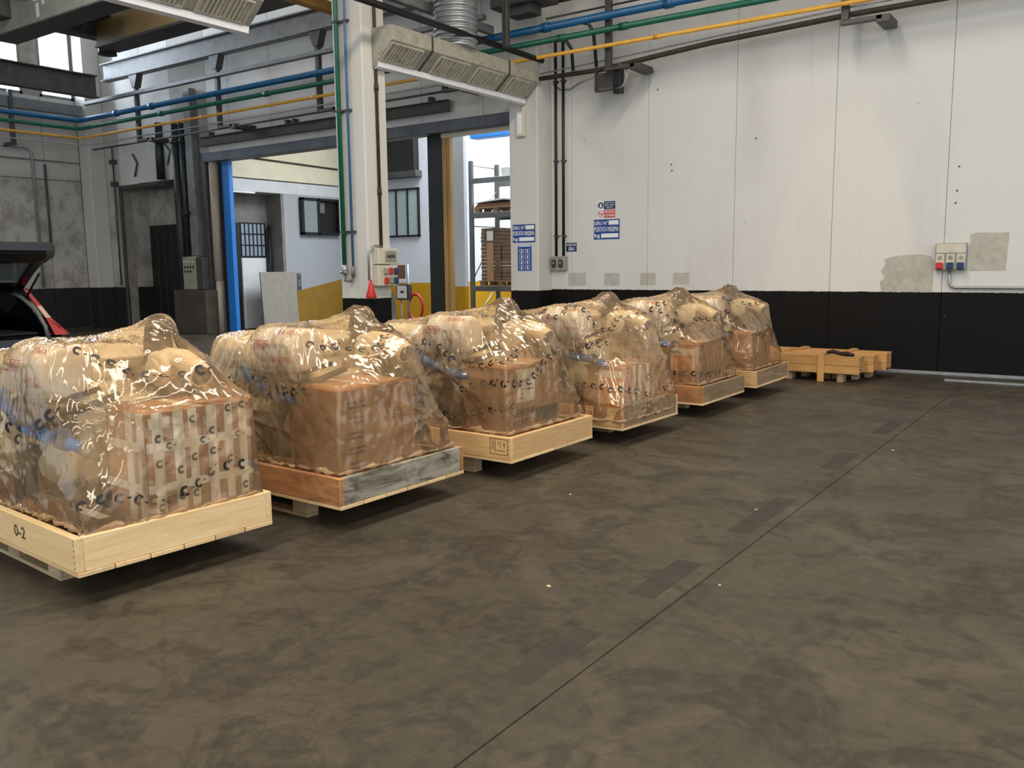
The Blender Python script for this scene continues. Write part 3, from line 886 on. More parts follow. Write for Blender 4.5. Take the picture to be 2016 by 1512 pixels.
tag(MB().tube([(-7.75, 13.05, 5.64), (-7.66, 13.05, 5.62), (-7.62, 13.15, 5.5), (-7.62, 13.25, 4.95)], 0.03, 10).build('drop_pipe', M_darkpipe), 'dark drop pipe bending down from the blue pipe', 'pipe')
vl = thing('pipe_valve', 'dark valve box with looped hose under the hanger right of pillar', 'valve', (-7.25, 13.3, 4.7))
MB().box(-0.05, 0.09, -0.06, 0.08, -0.22, 0.18, 0.01).build('body', M_black, vl)
MB().box(-0.42, -0.39, -0.03, 0.05, -0.12, 0.2).box(-0.42, 0.0, -0.03, 0.05, -0.15, -0.12).box(-0.36, -0.04, 0.0, 0.02, -0.1, 0.15).build('bracket', M_dsteel, vl)
MB().tube([(0.02, -0.05, -0.15), (0.14, -0.06, -0.12), (0.22, -0.06, 0.02), (0.2, -0.06, 0.18), (0.05, -0.06, 0.24)], 0.016, 8).build('hose', M_galv, vl)
tag(MB().tube([(-8.8, 13.735, 4.9), (-8.65, 13.735, 4.78), (-8.45, 13.735, 4.76), (-8.25, 13.735, 4.85), (-7.95, 13.735, 4.92)], 0.014, 8).build('loose_cable', M_galv), 'loose grey cable looping on the wall beside the pillar', 'cable')
for i, (x, lb) in enumerate(((-8.72, 'left black conduit running down to the grey switch box'), (-8.56, 'right black conduit running down to the grey switch box'))):
    t = thing('black_conduit', lb, 'conduit', (x, 13.69, 1.805), 0, 'twin conduits beside the pillar')
    MB().cyl((0, 0, 0), (0, 0, 3.9), 0.026, 10).build('tube', M_black, t)
    for z in (0.35, 1.7, 3.1):
        MB().box(-0.035, 0.035, -0.035, 0.06, z, z + 0.03).build('clip', M_dsteel, t)

# vertical pipes beside the recessed door
vp = 'vertical pipes beside the recessed door'
for (x, r, z0, z1, lb, m) in ((-20.85, 0.11, 3.97, 5.4, 'dark green drop pipe ending on the door hood', M_darkpipe),
                              (-20.12, 0.11, 0.0, 5.3, 'thick dark pipe left of the control cabinet, floor to pipes', M_darkpipe),
                              (-19.86, 0.07, 1.97, 5.3, 'thinner dark pipe entering the control cabinet', M_darkpipe)):
    tag(MB().cyl((x, 13.55, z0), (x, 13.55, z1), r, 14).cyl((x, 13.55, z1 - 0.5), (x, 13.55, z1 - 0.4), r * 1.25, 14).build('drop_pipe', m), lb, 'pipe', vp)
tag(MB().box(-19.66, -19.38, 13.5, 13.7, 1.97, 6.1, 0.01).build('cable_trunking', M_steel), 'grey vertical cable trunking above the control cabinet', 'trunking')
cc = thing('control_cabinet', 'grey control cabinet with rows of buttons beside the doorway', 'cabinet', (-19.6, 13.5, 1.12))
MB().box(-0.3, 0.24, -0.12, 0.24, 0, 0.83, 0.012).build('body', M_gbox, cc)
MB().box(0.24, 0.5, -0.1, 0.24, 0.0, 0.82, 0.01).build('side_box', M_dsteel, cc)
for k, z in enumerate((0.70, 0.57, 0.46)):
    for i in range(4 if k < 2 else 3):
        MB().lathe((-0.2 + i * 0.12, -0.12, z), (0, -1, 0), [(0, .028), (.02, .024), (.022, .01)], 10).build('button', M_black if k else M_ivory, cc)
tag(MB().box(-20.25, -18.9, 13.3, 13.72, 0, 1.11, 0.012).build('plinth', mk('plinth_concrete', srgb(72, 66, 56), 0.85, var=0.15, scale=3)), 'dark concrete plinth under the control cabinet', 'plinth')
tag(MB().box(-19.42, -19.34, 13.72, 13.75, 2.28, 2.4, 0.004).build('small_switch', M_ivory), 'small cream switch beside the doorway', 'switch')
tag(MB().tube([(-19.62, 13.30, 3.05), (-19.62, 13.5, 3.05)], [0.1, 0.03], 10).build('siren_horn', M_black), 'small black horn on the trunking beside the doorway', 'horn')
# conduits on the corner pillar and left wall
tag(MB().cyl((-23.3, 13.68, 1.2), (-23.3, 13.68, 5.0), 0.022, 8).box(-23.4, -23.2, 13.62, 13.75, 4.55, 4.67).box(-23.4, -23.2, 13.62, 13.75, 3.95, 4.07).build('pillar_conduit', M_dsteel), 'dark conduit with two clamps beside the corner pillar', 'conduit')
tag(MB().tube([(-22.35, 13.7, 4.75), (-22.15, 13.7, 4.5), (-22.3, 13.7, 4.15)], 0.025, 8).build('bent_bar', M_dsteel), 'bent dark bar on the wall above the recessed door', 'bar')
tag(MB().tube([(-20.9, 13.7, 4.95), (-20.62, 13.7, 4.7), (-20.75, 13.7, 4.35)], 0.022, 8).build('bent_bar', M_dsteel), 'smaller bent bar beside the thick dark pipe', 'bar')
tag(MB().tube([(XL + 0.06, 10.2, 4.93), (XL + 0.06, 11.8, 4.9), (XL + 0.06, 11.95, 4.8), (XL + 0.06, 11.97, 1.2)], 0.035, 8).build('wall_pipe', M_galv), 'grey pipe bending down the stained left wall', 'pipe')
tag(MB().cyl((XL + 0.05, 12.28, 2.0), (XL + 0.05, 12.28, 4.5), 0.03, 8).build('wall_pipe', M_dsteel), 'short dark pipe on the stained left wall near the corner', 'pipe')
tag(MB().cyl((XL + 0.05, -4, 4.62), (XL + 0.05, 13.25, 4.6), 0.018, 8).build('wall_conduit', M_galv), 'thin horizontal conduit across the stained left wall', 'conduit')
lh = thing('pipe_hanger', 'dark steel pipe hanger on the left wall', 'hanger', (-23.8, 11.3, 4.95), 0, hgrp)
MB().box(-0.05, 0.05, -0.05, 0.05, 0, 1.3, 0.006).build('stem', M_dsteel, lh)
MB().box(-0.5, 0.05, -0.06, 0.06, -0.08, 0, 0.005).build('foot_arm', M_dsteel, lh)

# ------------------------------------------------------------------ warm air ducts with louvred outlets
DX = [(-8.80, 5.06), (-8.80, 4.85), (-9.09, 4.60), (-9.11, 4.54), (-9.17, 4.52), (-9.185, 4.55), (-9.185, 5.06)]
def duct(label, y0, y1, grilles, ribs):
    t = thing('air_duct', label, 'duct', (-9.0, y0, 4.5))
    L = y1 - y0
    prof = [(x + 9.0, z - 4.5) for x, z in DX]
    MB().prism(prof, 1, 0, L).build('housing', M_ductp, t)
    MB().prism([(x * 1.0, z) for x, z in ((-0.095, 0.096), (-0.115, 0.035), (-0.17, 0.012), (-0.17, 0.0), (-0.10, 0.022), (-0.083, 0.096))], 1, 0.01, L - 0.01).build('lower_lip', M_signw, t)
    for yy in ribs:
        MB().prism([(x * 1.01 + 0.006, z + (0.01 if z > .5 else -0.006)) for x, z in prof], 1, yy - 0.02, yy + 0.02).build('rib', M_dsteel, t)
    n = Vector((0.25, 0, -0.29)).normalized()
    a, b = Vector((0.2, 0, 0.35)), Vector((-0.09, 0, 0.10))
    for (g0, g1) in grilles:
        q = t
        def slab(mb, s0, s1, u0, u1, h0, h1):
            P = []
            for u in (u0, u1):
                for s in (s0, s1):
                    for h in (h0, h1):
                        p = a.lerp(b, s) + n * h
                        P.append((p.x, u, p.z))
            mb.add(P, [(0, 1, 3, 2), (4, 6, 7, 5), (0, 4, 5, 1), (2, 3, 7, 6), (0, 2, 6, 4), (1, 5, 7, 3)])
            return mb
        fr = MB()
        slab(fr, 0.1, 0.16, g0, g1, 0, 0.02); slab(fr, 0.9, 0.96, g0, g1, 0, 0.02)
        slab(fr, 0.16, 0.9, g0, g0 + 0.025, 0, 0.02); slab(fr, 0.16, 0.9, g1 - 0.025, g1, 0, 0.02)
        gf = fr.build('grille', M_ductl, t)
        k = 11
        w = (g1 - g0 - 0.06) / k
        for i in range(k):
            u = g0 + 0.03 + i * w
            hh = 0.022 if (i * 7) % 5 else 0.006
            slab(MB(), 0.16, 0.9, u, u + w * 0.55, 0.001, hh).build('louvre', M_ductl, gf)
    return t
duct('grey louvred air duct between the column and the pillar', 9.5, 13.28, ((0.02, 0.72), (1.1, 1.85), (2.05, 2.75), (3.0, 3.65)), (0.88, 2.87))
duct('grey louvred air duct at the top left before the column', 3.4, 7.25, ((0.3, 1.0), (1.3, 2.0), (2.2, 2.9), (3.05, 3.75)), (1.1, 2.05))
fl = thing('flexible_duct', 'silver corrugated flexible duct dropping into the louvred duct', 'duct', (-9.05, 11.25, 5.06))
prof = []
z = 0.0
while z < 2.4:
    prof += [(z, .33), (z + .02, .355), (z + .05, .355), (z + .07, .33)]
    z += 0.085
MB().lathe((0, 0, 0), (0, 0, 1), prof, 24).build('corrugated_hose', M_galv, fl)
tag(MB().cyl((-8.75, 6.0, 5.25), (-8.75, 13.3, 5.22), 0.05, 10).build('suspension_tube', M_black), 'black tube lying over the louvred duct', 'tube')
tag(MB().box(-9.62, -9.5, 9.9, 12.9, 5.7, 5.84, 0.008).build('cross_beam', M_steel), 'grey steel beam running above the louvred duct', 'beam')
tag(MB().box(-8.72, -8.62, 12.05, 12.15, 5.2, 8.4, 0.008).build('drop_rod', M_dsteel), 'dark steel drop post above the louvred duct', 'post')
tag(MB().box(-9.3, -8.2, 12.5, 13.0, 6.0, 6.35, 0.02).box(-9.0, -8.5, 12.6, 12.9, 5.85, 6.0).build('fan_unit', M_dsteel), 'dark machinery unit above the pillar end of the duct', 'machine')

# emergency lamp on pillar
el = thing('emergency_lamp', 'white emergency lamp on the pillar under the duct', 'lamp', (-9.2, 13.3, 3.95))
MB().box(-0.09, 0.09, -0.07, -0.001, 0, 0.44, 0.012).build('housing', M_ivory, el)
MB().box(-0.05, 0.05, -0.085, -0.068, 0.04, 0.40, 0.01).build('diffuser', M_signw, el)
MB().cyl((-0.01, -0.015, 0.44), (-0.01, -0.015, 0.62), 0.006, 6).build('cable', M_galv, el)

# ------------------------------------------------------------------ column services
tag(MB().cyl((-9.655, 9.24, 1.68), (-9.655, 9.24, 8.8), 0.035, 12).build('green_riser', M_green), 'green riser pipe running down the column', 'pipe')
tag(MB().cyl((-9.49, 9.255, 1.66), (-9.49, 9.255, 8.8), 0.02, 10).build('blue_riser', mk('pale_blue_pipe', srgb(70, 112, 160), 0.4)), 'thin blue riser pipe running down the column', 'pipe')
vt = thing('tap_fitting', 'brass and steel taps at the ends of the column pipes', 'valve', (-9.57, 9.22, 1.42))
MB().cyl((-0.085, 0.02, 0.12), (-0.085, 0.02, 0.26), 0.045, 10).cyl((-0.15, 0.0, 0.15), (-0.02, 0.0, 0.15), 0.02, 8).build('ball_valve', M_galv, vt)
MB().cyl((0.08, 0.03, 0.08), (0.08, 0.03, 0.24), 0.03, 10).tube([(-0.085, 0.02, 0.12), (-0.06, 0.0, 0.03), (0.04, 0.0, 0.02), (0.08, 0.03, 0.08)], 0.022, 8).build('elbow', M_egrey, vt)
for z, lb in ((2.15, 'lower pair of pipe clamps on the column'), (3.9, 'middle pair of pipe clamps on the column'), (5.15, 'upper pair of pipe clamps on the column')):
    tag(MB().box(-9.72, -9.44, 9.268, 9.30, z, z + 0.035).box(-9.7, -9.61, 9.198, 9.27, z, z + 0.03).box(-9.52, -9.46, 9.228, 9.27, z, z + 0.03).build('pipe_clamp', M_dsteel), lb, 'clamp', 'pipe clamps on the column')
tag(MB().cyl((-9.185, 9.55, 1.93), (-9.185, 9.55, 8.8), 0.024, 10).cyl((-9.185, 9.55, 2.7), (-9.185, 9.55, 2.8), 0.034, 10).cyl((-9.185, 9.55, 4.2), (-9.185, 9.55, 4.28), 0.034, 10).build('brown_conduit', M_brown), 'brown conduit running down the right face of the column', 'conduit')
tag(MB().tube([(-9.19, 9.28, 1.45), (-9.18, 9.27, 1.85), (-9.16, 9.3, 1.93), (-9.16, 9.4, 1.96), (-9.16, 9.52, 1.94)], 0.016, 8).build('grey_conduit', M_galv), 'grey conduit bending over beside the socket cabinet', 'conduit')
db = thing('socket_cabinet', 'cream socket cabinet with red and blue outlets on the column', 'socket box', (-9.21, 9.38, 1.36))
MB().box(0.0, 0.12, 0.0, 0.42, 0.0, 0.31, 0.012).build('lower_box', M_ivory, db)
MB().box(0.0, 0.13, 0.0, 0.42, 0.32, 0.56, 0.012).build('upper_box', M_ivory, db)
MB().box(0.125, 0.14, 0.13, 0.38, 0.36, 0.52, 0.006).build('window_flap', M_gbox, db)
MB().box(0.138, 0.145, 0.17, 0.34, 0.42, 0.46).build('breakers', M_dsteel, db)
for (y, z, m) in ((0.14, 0.22, M_gbox), (0.25, 0.22, M_redpl), (0.36, 0.22, M_bluepl), (0.15, 0.08, M_redpl), (0.26, 0.08, M_gbox), (0.36, 0.08, M_bluepl)):
    MB().box(0.118, 0.155, y - 0.04, y + 0.04, z - 0.05, z + 0.05, 0.012).build('outlet', m, db)
tag(MB().lathe((-9.16, 9.28, 1.19), (0, 0, 1), [(0, .075), (.02, .08), (.12, .05), (.2, .035), (.21, .02), (.27, .018)], 14).build('red_plug', M_redpl), 'red industrial plug hanging below the grey conduit', 'plug')

# ------------------------------------------------------------------ signs and boxes on the wall
def crane_sign(label, x0, x1, z0, z1, y):
    t = thing('crane_sign', label, 'sign', (x0, y, z0), 0, 'crane load signs')
    w, h = x1 - x0, z1 - z0
    MB().box(0, w, -0.006, -0.0005, 0, h).build('plate', M_signb, t)
    m = MB()
    text_y(m, 'GRU N°', 0.02 * w, 0.55 * w, 0.72 * h, 0.92 * h, -0.008)
    text_y(m, 'PORTATA MASSIMA', 0.02 * w, 0.97 * w, 0.38 * h, 0.63 * h, -0.008)
    text_y(m, 'kg', 0.03 * w, 0.24 * w, 0.05 * h, 0.30 * h, -0.008)
    m.build('lettering', M_signw, t)
    for (a, b, c, d) in ((0.58, 0.96, 0.72, 0.94), (0.29, 0.96, 0.08, 0.29)):
        MB().box(a * w, b * w, -0.008, -0.006, c * h, d * h).build('blank_field', M_signw, t)
crane_sign('blue crane load sign GRU PORTATA MASSIMA on the pillar', -9.425, -8.925, 2.06, 2.39, 13.3)
crane_sign('blue crane load sign GRU PORTATA MASSIMA on the white wall', -7.95, -7.43, 2.09, 2.44, YW)
t = thing('instruction_sign', 'blue hand signal instruction sign under the pillar crane sign', 'sign', (-9.32, 13.3, 1.54))
MB().box(0, 0.32, -0.006, -0.0005, 0, 0.48).build('plate', mk('sign_pale_blue', srgb(120, 160, 210), 0.4), t)
MB().box(0.015, 0.305, -0.008, -0.006, 0.012, 0.44).build('blue_field', M_signb, t)
mm = MB()
for i in range(4):
    for j in range(2):
        x0, z0 = 0.045 + j * 0.13, 0.03 + i * 0.098
        mm.box(x0, x0 + 0.1, -0.010, -0.008, z0, z0 + 0.006).box(x0, x0 + 0.1, -0.010, -0.008, z0 + 0.072, z0 + 0.078).box(x0, x0 + 0.006, -0.010, -0.008, z0, z0 + 0.078).box(x0 + 0.094, x0 + 0.1, -0.010, -0.008, z0, z0 + 0.078)
        cx = x0 + 0.05
        mm.ball((cx, -0.009, z0 + 0.058), 0.009, 0.001, 0.009, 8, 4)
        mm.box(cx - 0.012, cx + 0.012, -0.010, -0.008, z0 + 0.02, z0 + 0.05)
        mm.add([(cx, -0.0095, z0 + 0.045), (cx + (0.035 if (i + j) % 2 else -0.035), -0.0095, z0 + 0.03 + 0.012 * i), (cx, -0.0095, z0 + 0.034)], [(0, 1, 2)])
        mm.box(cx - 0.012, cx - 0.002, -0.010, -0.008, z0 + 0.008, z0 + 0.02).box(cx + 0.003, cx + 0.012, -0.010, -0.008, z0 + 0.008, z0 + 0.02)
mm.box(0.03, 0.29, -0.010, -0.008, 0.45, 0.468)
mm.build('figures', M_signw, t)
t = thing('mandatory_sign', 'small blue sign with white hand pictogram above crane sign', 'sign', (-7.87, YW, 2.62))
MB().box(0, 0.115, -0.005, -0.0005, -0.005, 0.14).build('white_plate', M_signw, t)
MB().box(0.12, 0.35, -0.005, -0.0005, 0, 0.135).build('text_plate', M_signd, t)
MB().lathe((0.058, -0.005, 0.068), (0, -1, 0), [(0, .055), (.002, .055)], 18).build('disc', M_signd, t)
m = MB().box(0.042, 0.074, -0.009, -0.007, 0.03, 0.075)
for i in range(4):
    m.box(0.042 + i * 0.0085, 0.0485 + i * 0.0085, -0.009, -0.007, 0.075, 0.10 - 0.004 * abs(i - 1))
m.prism([(0.074, 0.04), (0.092, 0.06), (0.088, 0.068), (0.074, 0.06)], 1, -0.009, -0.007)
m.build('hand', M_signw, t)
m = MB()
text_y(m, 'È OBBLIGATORIO', 0.135, 0.335, 0.098, 0.122, -0.007)
text_y(m, 'USARE I GUANTI', 0.135, 0.335, 0.058, 0.082, -0.007)
text_y(m, 'PROTETTIVI', 0.165, 0.305, 0.018, 0.042, -0.007)
m.build('lettering', M_signw, t)
t = thing('no_smoking_sign', 'small red VIETATO FUMARE sign above the crane sign', 'sign', (-7.87, YW, 2.47))
MB().box(0, 0.115, -0.005, -0.0005, -0.005, 0.14).build('white_plate', M_signw, t)
MB().box(0.12, 0.35, -0.005, -0.0005, 0, 0.135).build('text_plate', M_signr, t)
cx, cz = 0.058, 0.068
ring = MB()
P = []
for r in (0.055, 0.043):
    P += [(cx + r * math.cos(i * PI / 12), -0.007, cz + r * math.sin(i * PI / 12)) for i in range(24)]
ring.add(P, [(i, (i + 1) % 24, 24 + (i + 1) % 24, 24 + i) for i in range(24)])
ring.prism([(cx - 0.036, cz + 0.028), (cx + 0.028, cz - 0.036), (cx + 0.036, cz - 0.028), (cx - 0.028, cz + 0.036)], 1, -0.009, -0.007)
ring.build('prohibition_ring', M_signr, t)
MB().box(cx - 0.03, cx + 0.03, -0.0075, -0.0055, cz - 0.008, cz + 0.004).build('cigarette', M_ink, t)
m = MB()
text_y(m, 'VIETATO', 0.13, 0.34, 0.076, 0.118, -0.007)
text_y(m, 'FUMARE', 0.13, 0.34, 0.018, 0.06, -0.007)
m.build('lettering', M_signw, t)
t = thing('switch_sign', 'small dark blue INTERRUTTORE GRU sign above the switch box', 'sign', (-8.665, YW, 1.885))
MB().box(0.13, 0.35, -0.006, -0.0005, 0, 0.16).build('plate', M_signd, t)
m = MB()
text_y(m, 'INTERRUTTORE', 0.145, 0.335, 0.10, 0.14, -0.008)
text_y(m, 'GRU', 0.175, 0.305, 0.02, 0.08, -0.008)
m.build('lettering', M_signw, t)
t = thing('switch_box', 'grey box with two oval switches beside the pillar', 'switch box', (-8.845, YW, 1.54))
MB().box(0, 0.34, -0.09, -0.001, 0, 0.26, 0.012).build('body', M_gbox, t)
for cx in (0.09, 0.24):
    pts = [(cx + 0.045 * math.cos(a), 0.125 + (0.035 if math.sin(a) > 0 else -0.035) + 0.045 * math.sin(a)) for a in [i * PI / 8 for i in range(16)]]
    sw = MB().prism(pts, 1, -0.11, -0.085).build('switch', M_brown, t)
    MB().lathe((cx, -0.11, 0.14), (0, -1, 0), [(0, .025), (.015, .02)], 10).build('knob', M_gbox, sw)
t = thing('power_socket_box', 'grey socket panel with red and blue outlets on right wall', 'socket box', (-2.30, YW, 1.51))
MB().box(0, 0.40, -0.10, -0.001, 0, 0.38, 0.01).build('body', M_gbox, t)
MB().box(0.01, 0.39, -0.108, -0.1, 0.24, 0.37, 0.004).build('cover', M_ivory, t)
for i, m in enumerate((M_redpl, M_bluepl, M_bluepl)):
    cx = 0.065 + i * 0.135
    pl = MB().box(cx - 0.055, cx + 0.055, -0.112, -0.1, 0.015, 0.23, 0.006).build('module', M_ivory, t)
    MB().lathe((cx, -0.112, 0.175), (0, -1, 0), [(0, .03), (.003, .03), (.004, .02)], 12).build('round_socket', M_gbox, pl)
    MB().box(cx - 0.045, cx + 0.045, -0.15, -0.11, 0.015, 0.11, 0.012).build('outlet', m, t)
tag(MB().tube([(-2.11, YW - 0.04, 1.51), (-2.11, YW - 0.04, 1.33), (-2.08, YW - 0.04, 1.28), (-2.02, YW - 0.04, 1.265), (3, YW - 0.04, 1.255)], 0.02, 8).build('grey_conduit', M_galv), 'grey conduit leaving the socket panel along the dado line', 'conduit')

# ------------------------------------------------------------------ crated engines under amber film
CL, CW = 1.9, 1.2           # tray length (x) and width (y); origin of a crate = its near right corner on the floor
ZT = 0.345                  # tray rim height

def wrap_text(mb, s, x0, w, h, yc, zc, r, ang0):
    vs, fs = text_verts(s, w, h)
    P = []
    for a, b in vs:
        an = ang0 + b / r
        P.append((x0 + a, yc - r * math.cos(an), zc + r * math.sin(an)))
    mb.add(P, fs)

CONTENT = []                # (verts, faces) of the engine, for draping the film

def eng_part(mb, name, mat, parent, rec=True):
    if rec:
        CONTENT.append((np.array(mb.v), list(mb.f)))
    return mb.build(name, mat, parent)

def make_engine():
    t = thing('marine_engine', '', 'engine', (0, 0, 0), 0, 'crated engines in a row')
    # crankcase with side ribs
    b = MB().box(-1.50, -0.72, 0.42, 0.80, 0.46, 0.86, 0.03)
    for i in range(6):
        b.box(-1.44 + i * 0.13, -1.40 + i * 0.13, 0.395, 0.825, 0.50, 0.82, 0.01)
    eng_part(b, 'crankcase', M_cream2, t)
    eng_part(MB().box(-1.46, -0.76, 0.45, 0.77, 0.86, 1.0, 0.03).box(-1.42, -0.8, 0.48, 0.74, 1.0, 1.09, 0.03), 'rocker_cover', M_cream, t)
    eng_part(MB().prism([(0.46, 0.46), (0.76, 0.46), (0.70, 0.24), (0.52, 0.24)], 0, -1.42, -0.78), 'oil_pan', M_egrey, t)
    eng_part(MB().lathe((-1.72, 0.61, 0.64), (1, 0, 0), [(0, .20), (.02, .30), (.12, .33), (.16, .33), (.2, .30), (.21, .22)], 24), 'flywheel_housing', M_cream, t)
    g = eng_part(MB().box(-0.74, -0.64, 0.36, 0.86, 0.44, 0.92, 0.03), 'gear_case', M_cream2, t)
    MB().lathe((-0.64, 0.61, 0.56), (1, 0, 0), [(0, .12), (.015, .12), (.02, .10), (.035, .10), (.04, .12), (.055, .12), (.056, .03)], 20).build('pulley', M_black, g)
    # heat exchanger with rounded ends along the near side, large and cream
    eng_part(MB().lathe((-1.62, 0.36, 1.03), (1, 0, 0), [(0, .05), (.02, .10), (.06, .125), (.50, .125), (.53, .14), (.55, .14)], 18), 'heat_exchanger', M_cream, t)
    eng_part(MB().lathe((-1.35, 0.90, 1.05), (1, 0, 0), [(0, .05), (.03, .1), (.08, .13), (.45, .13), (.52, .1), (.6, .07)], 18), 'aftercooler', M_cream, t)
    # intake plenum on top
    eng_part(MB().box(-1.3, -0.72, 0.55, 0.85, 1.08, 1.19, 0.05), 'intake_plenum', M_cream, t)
    # turbo and exhaust outlet pointing to the tray end
    tb = eng_part(MB().lathe((-0.56, 0.74, 1.06), (0, 1, 0), [(0, .03), (.01, .07), (.06, .085), (.12, .08), (.16, .05), (.22, .045)], 18), 'turbocharger', M_cream, t)
    MB().tube([(-0.56 + 0.08 * math.cos(a), 0.80, 1.06 + 0.08 * math.sin(a)) for a in [i * PI / 8 for i in range(-6, 7)]], [0.022 + 0.0015 * i for i in range(13)], 10).build('volute', M_cream, tb)
    el = eng_part(MB().tube([(-0.66, 0.84, 1.10), (-0.56, 0.87, 1.13), (-0.44, 0.89, 1.12), (-0.33, 0.89, 1.08), (-0.24, 0.88, 1.04)], [.055, .06, .064, .066, .07], 16), 'exhaust_elbow', M_cream, t)
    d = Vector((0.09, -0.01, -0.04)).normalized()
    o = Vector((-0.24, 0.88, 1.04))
    MB().cyl(o, o + d * 0.004, 0.058, 16).build('bore_shade', M_black, el)  # black disc paints in the shade inside the open outlet
    # dark cap standing up at the back: the peak of the film
    ck = eng_part(MB().tube([(-0.70, 0.88, 1.12), (-0.70, 0.88, 1.20), (-0.69, 0.88, 1.30), (-0.68, 0.88, 1.345)], [.085, .085, .075, .04], 14), 'riser_cap', M_black, t)
    MB().cyl((-0.70, 0.81, 1.15), (-0.69, 0.815, 1.30), 0.018, 8).build('clamp_bolt', M_black, ck)
    # air filter canister with red print on the near side
    cn = eng_part(MB().lathe((-1.00, 0.28, 1.09), (1, 0, 0), [(0, .07), (.015, .13), (.04, .155), (.20, .155), (.205, .148), (.215, .148), (.22, .155), (.40, .155), (.43, .125), (.44, .06)], 24), 'air_filter', M_can, t)
    m = MB()
    wrap_text(m, 'FILTRATION', -0.985, 0.18, 0.05, 0.28, 1.09, 0.1565, 0.10)
    wrap_text(m, 'FILTRATION', -0.77, 0.18, 0.042, 0.28, 1.09, 0.1565, 0.85)
    wrap_text(m, 'FILTRATION', -0.77, 0.18, 0.042, 0.28, 1.09, 0.1565, -0.45)
    for a0 in (0.06, 0.46):
        n = 6
        P, Fs = [], []
        for i in range(n):
            for an in (a0, a0 + 0.03):
                P.append((-0.965 + 0.17 * i / (n - 1) - 0.02, 0.28 - 0.1564 * math.cos(an), 1.09 + 0.1564 * math.sin(an)))
        Fs = [(2 * i, 2 * i + 1, 2 * i + 3, 2 * i + 2) for i in range(n - 1)]
        m.add(P, Fs)
    m.build('red_lettering', M_red, cn)
    # alternator and starter, dark
    eng_part(MB().lathe((-1.12, 0.26, 0.82), (1, 0, 0), [(0, .05), (.02, .09), (.14, .09), (.16, .06), (.2, .05)], 16), 'alternator', M_black, t)
    eng_part(MB().lathe((-1.25, 0.30, 0.56), (1, 0, 0), [(0, .05), (.02, .07), (.26, .07), (.28, .04), (.34, .035)], 14), 'starter_motor', M_dsteel, t)
    # raw water pump, small grey castings below the hose
    eng_part(MB().lathe((-0.62, 0.30, 0.60), (0, -1, 0), [(0, .1), (.05, .12), (.1, .12), (.14, .08), (.17, .05)], 16), 'water_pump', M_cream2, t)
    eng_part(MB().box(-0.98, -0.66, 0.30, 0.44, 0.34, 0.52, 0.03).box(-0.9, -0.72, 0.24, 0.4, 0.62, 0.78, 0.03), 'oil_cooler', M_egrey, t)
    # blue hose sweeping along the near side
    pts = [(-1.16, 0.17, 0.96), (-1.02, 0.13, 0.90), (-0.86, 0.11, 0.845), (-0.68, 0.11, 0.80), (-0.50, 0.13, 0.775), (-0.38, 0.17, 0.755), (-0.30, 0.22, 0.71)]
    hs = eng_part(MB().tube(pts, [.026, .034, .038, .038, .038, .034, .03], 12), 'blue_hose', M_hose, t)
    MB().cyl((-0.43, 0.155, 0.766), (-0.37, 0.172, 0.755), 0.05, 12).cyl((-0.74, 0.11, 0.815), (-0.71, 0.11, 0.808), 0.045, 12).build('hose_clamp', M_dsteel, hs)
    MB().lathe((-0.31, 0.215, 0.72), (0.08, 0.05, -0.06), [(0, .03), (.05, .036), (.06, .022), (.1, .02)], 12).build('coupling', M_galv, hs)
    # dark wiring loom
    eng_part(MB().tube([(-1.4, 0.38, 0.88), (-1.1, 0.2, 0.90), (-0.85, 0.18, 0.90), (-0.62, 0.2, 0.88), (-0.5, 0.3, 0.90), (-0.45, 0.5, 0.96)], 0.022, 8).tube([(-1.3, 0.36, 0.92), (-0.95, 0.2, 0.925), (-0.6, 0.22, 0.94), (-0.5, 0.42, 1.0)], 0.016, 8), 'wiring_loom', M_rubber, t)
    # engine feet on the tray floor
    for (x, y) in ((-1.4, 0.34), (-1.4, 0.88), (-0.72, 0.34), (-0.72, 0.88)):
        eng_part(MB().box(x - 0.06, x + 0.06, y - 0.05, y + 0.05, 0.168, 0.47, 0.012).box(x - 0.1, x + 0.1, y - 0.07, y + 0.07, 0.167, 0.19, 0.004), 'engine_foot', M_dsteel, t)
    return t

ENGINE = make_engine()

def raster(items, dx, x0, y0, nx, ny):
    H = np.zeros((nx, ny))
    for V, Fs in items:
        for f in Fs:
            p0 = V[f[0]]
            for k in range(1, len(f) - 1):
                a, b = V[f[k]] - p0, V[f[k + 1]] - p0
                n = max(1, int(math.ceil(max(np.linalg.norm(a[:2]), np.linalg.norm(b[:2])) / (dx * 0.7))))
                n = min(n, 200)
                ii, jj = np.meshgrid(np.arange(n + 1), np.arange(n + 1))
                mk_ = ii + jj <= n
                u, v = (ii[mk_] / n)[:, None], (jj[mk_] / n)[:, None]
                P = p0 + u * a + v * b
                ix = np.clip(np.round((P[:, 0] - x0) / dx).astype(int), 0, nx - 1)
                iy = np.clip(np.round((P[:, 1] - y0) / dx).astype(int), 0, ny - 1)
                np.maximum.at(H, (ix, iy), P[:, 2])
    return H

DXG = 0.0125
GX0, GY0 = -CL - 0.06, -0.06
GNX, GNY = int((CL + 0.12) / DXG) + 1, int((CW + 0.12) / DXG) + 1
HENG = raster(CONTENT, DXG, GX0, GY0, GNX, GNY)

def box_item(x0, x1, y0, y1, z1):
    m = MB().box(x0, x1, y0, y1, 0.17, z1)
    return (np.array(m.v), m.f)

